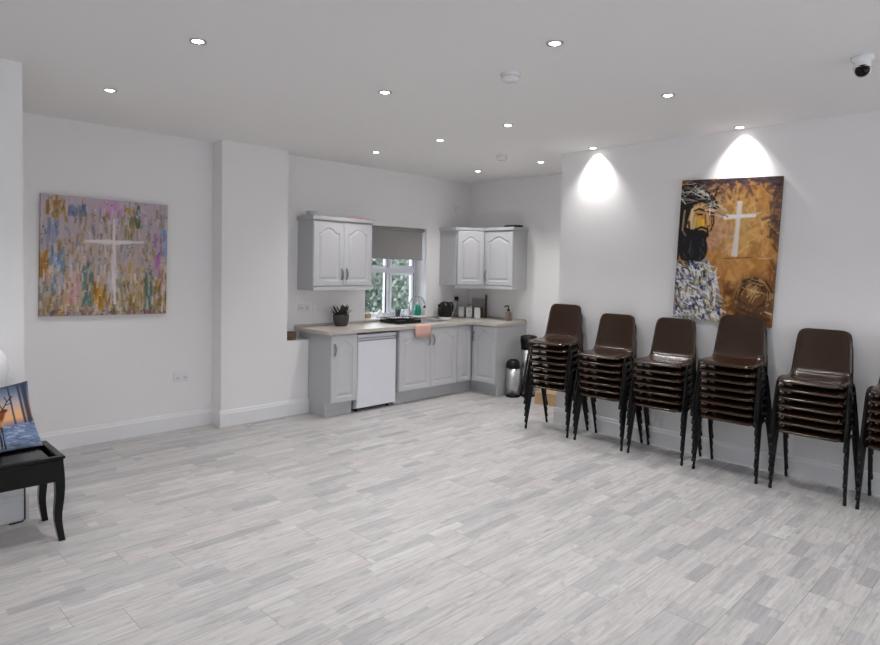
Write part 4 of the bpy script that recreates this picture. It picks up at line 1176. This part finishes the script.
# deer
DB = (128, 72, 34)
c3.ell(.50, .58, .12, .085, DB, 1, .3); c3.stroke(.58, .53, .63, .40, .04, DB); c3.ell(.645, .385, .05, .03, (96, 56, 34), 1, .3)
c3.ell(.60, .57, .035, .07, (206, 160, 120), .8, .6)
for a_ in (.42, .46, .56, .59): c3.stroke(a_, .62, a_+.01, .95, .010, (60, 46, 44))
for s_ in (-1, 1):
    c3.stroke(.635, .36, .65+.05*s_, .26, .008, (44, 34, 36)); c3.stroke(.65+.05*s_, .26, .66+.11*s_, .19, .007, (44, 34, 36))
    c3.stroke(.65+.05*s_, .26, .64+.04*s_, .18, .007, (44, 34, 36)); c3.stroke(.64+.03*s_, .31, .65+.09*s_, .29, .007, (44, 34, 36))
def cushion_mesh(name, cv, W, H, D):
    n = cv.w
    me = bpy.data.meshes.new(name); verts = []; faces = []; cols = []; lc = lin_arr(cv.a)
    for side in (-1, 1):
        base = len(verts)
        for k in range(n+1):
            for i in range(n+1):
                p, q = 2*i/n-1, 1-2*k/n
                pin = 1-0.07*(1-abs(p)**2)*abs(q)**3; pin2 = 1-0.07*(1-abs(q)**2)*abs(p)**3
                t_ = max(0, (1-p*p))**0.42*max(0, (1-q*q))**0.42
                verts.append((p*W/2*pin2*(0.96-0.05*q), side*D/2*t_, q*H/2*pin))
        for k in range(n):
            for i in range(n):
                a = base+k*(n+1)+i
                f = (a, a+n+1, a+n+2, a+1)
                faces.append(f if side < 0 else f[::-1]); cols.append(lc[k, i] if side < 0 else np.array((.12, .13, .17)))
    me.from_pydata(verts, [], faces)
    at = me.attributes.new('paint', 'FLOAT_COLOR', 'FACE')
    buf = np.ones((len(faces), 4)); buf[:, :3] = np.array(cols)
    at.data.foreach_set('color', buf.ravel().astype(np.float32))
    me.materials.append(paint_mat('printed_cushion_cloth', 0.9))
    for p in me.polygons: p.use_smooth = True
    o = bpy.data.objects.new(name, me); COL.objects.link(o); return o
cu = cushion_mesh('cushion', c3, 0.45, 0.39, 0.12)
cu.matrix_world = Matrix.Translation((0.686, 4.255, 0.678)) @ Matrix.Rotation(math.radians(-4), 4, 'Z') @ Matrix.Rotation(math.radians(-14), 4, 'X') @ Matrix.Rotation(math.radians(-6), 4, 'Y')
tag(cu, 'square cushion printed with a deer in snow, leaning on the black bench', 'cushion')
t = thing('vase', 'white rounded vase behind the deer cushion on the black bench', 'vase', (0.700, 4.372, 0.489))
b = NB(); lathe(b, [(0.055, 0), (0.06, 0.01), (0.045, 0.12), (0.05, 0.28), (0.085, 0.40), (0.094, 0.47), (0.085, 0.54), (0.055, 0.59), (0.03, 0.60), (0.028, 0.595), (0, 0.58)], seg=28); obj('body', b, M['ceramic'], t)

b = NB(); tube(b, [(0.884, 4.446, 0.33), (0.886, 4.446, 0.2), (0.886, 4.445, 0.012), (0.87, 4.43, 0.005), (0.80, 4.425, 0.005)], 0.0045, 6)
o = obj('cable', b, M['black']); tag(o, 'thin black cable running down to the floor behind the bench at the wall corner', 'cable')
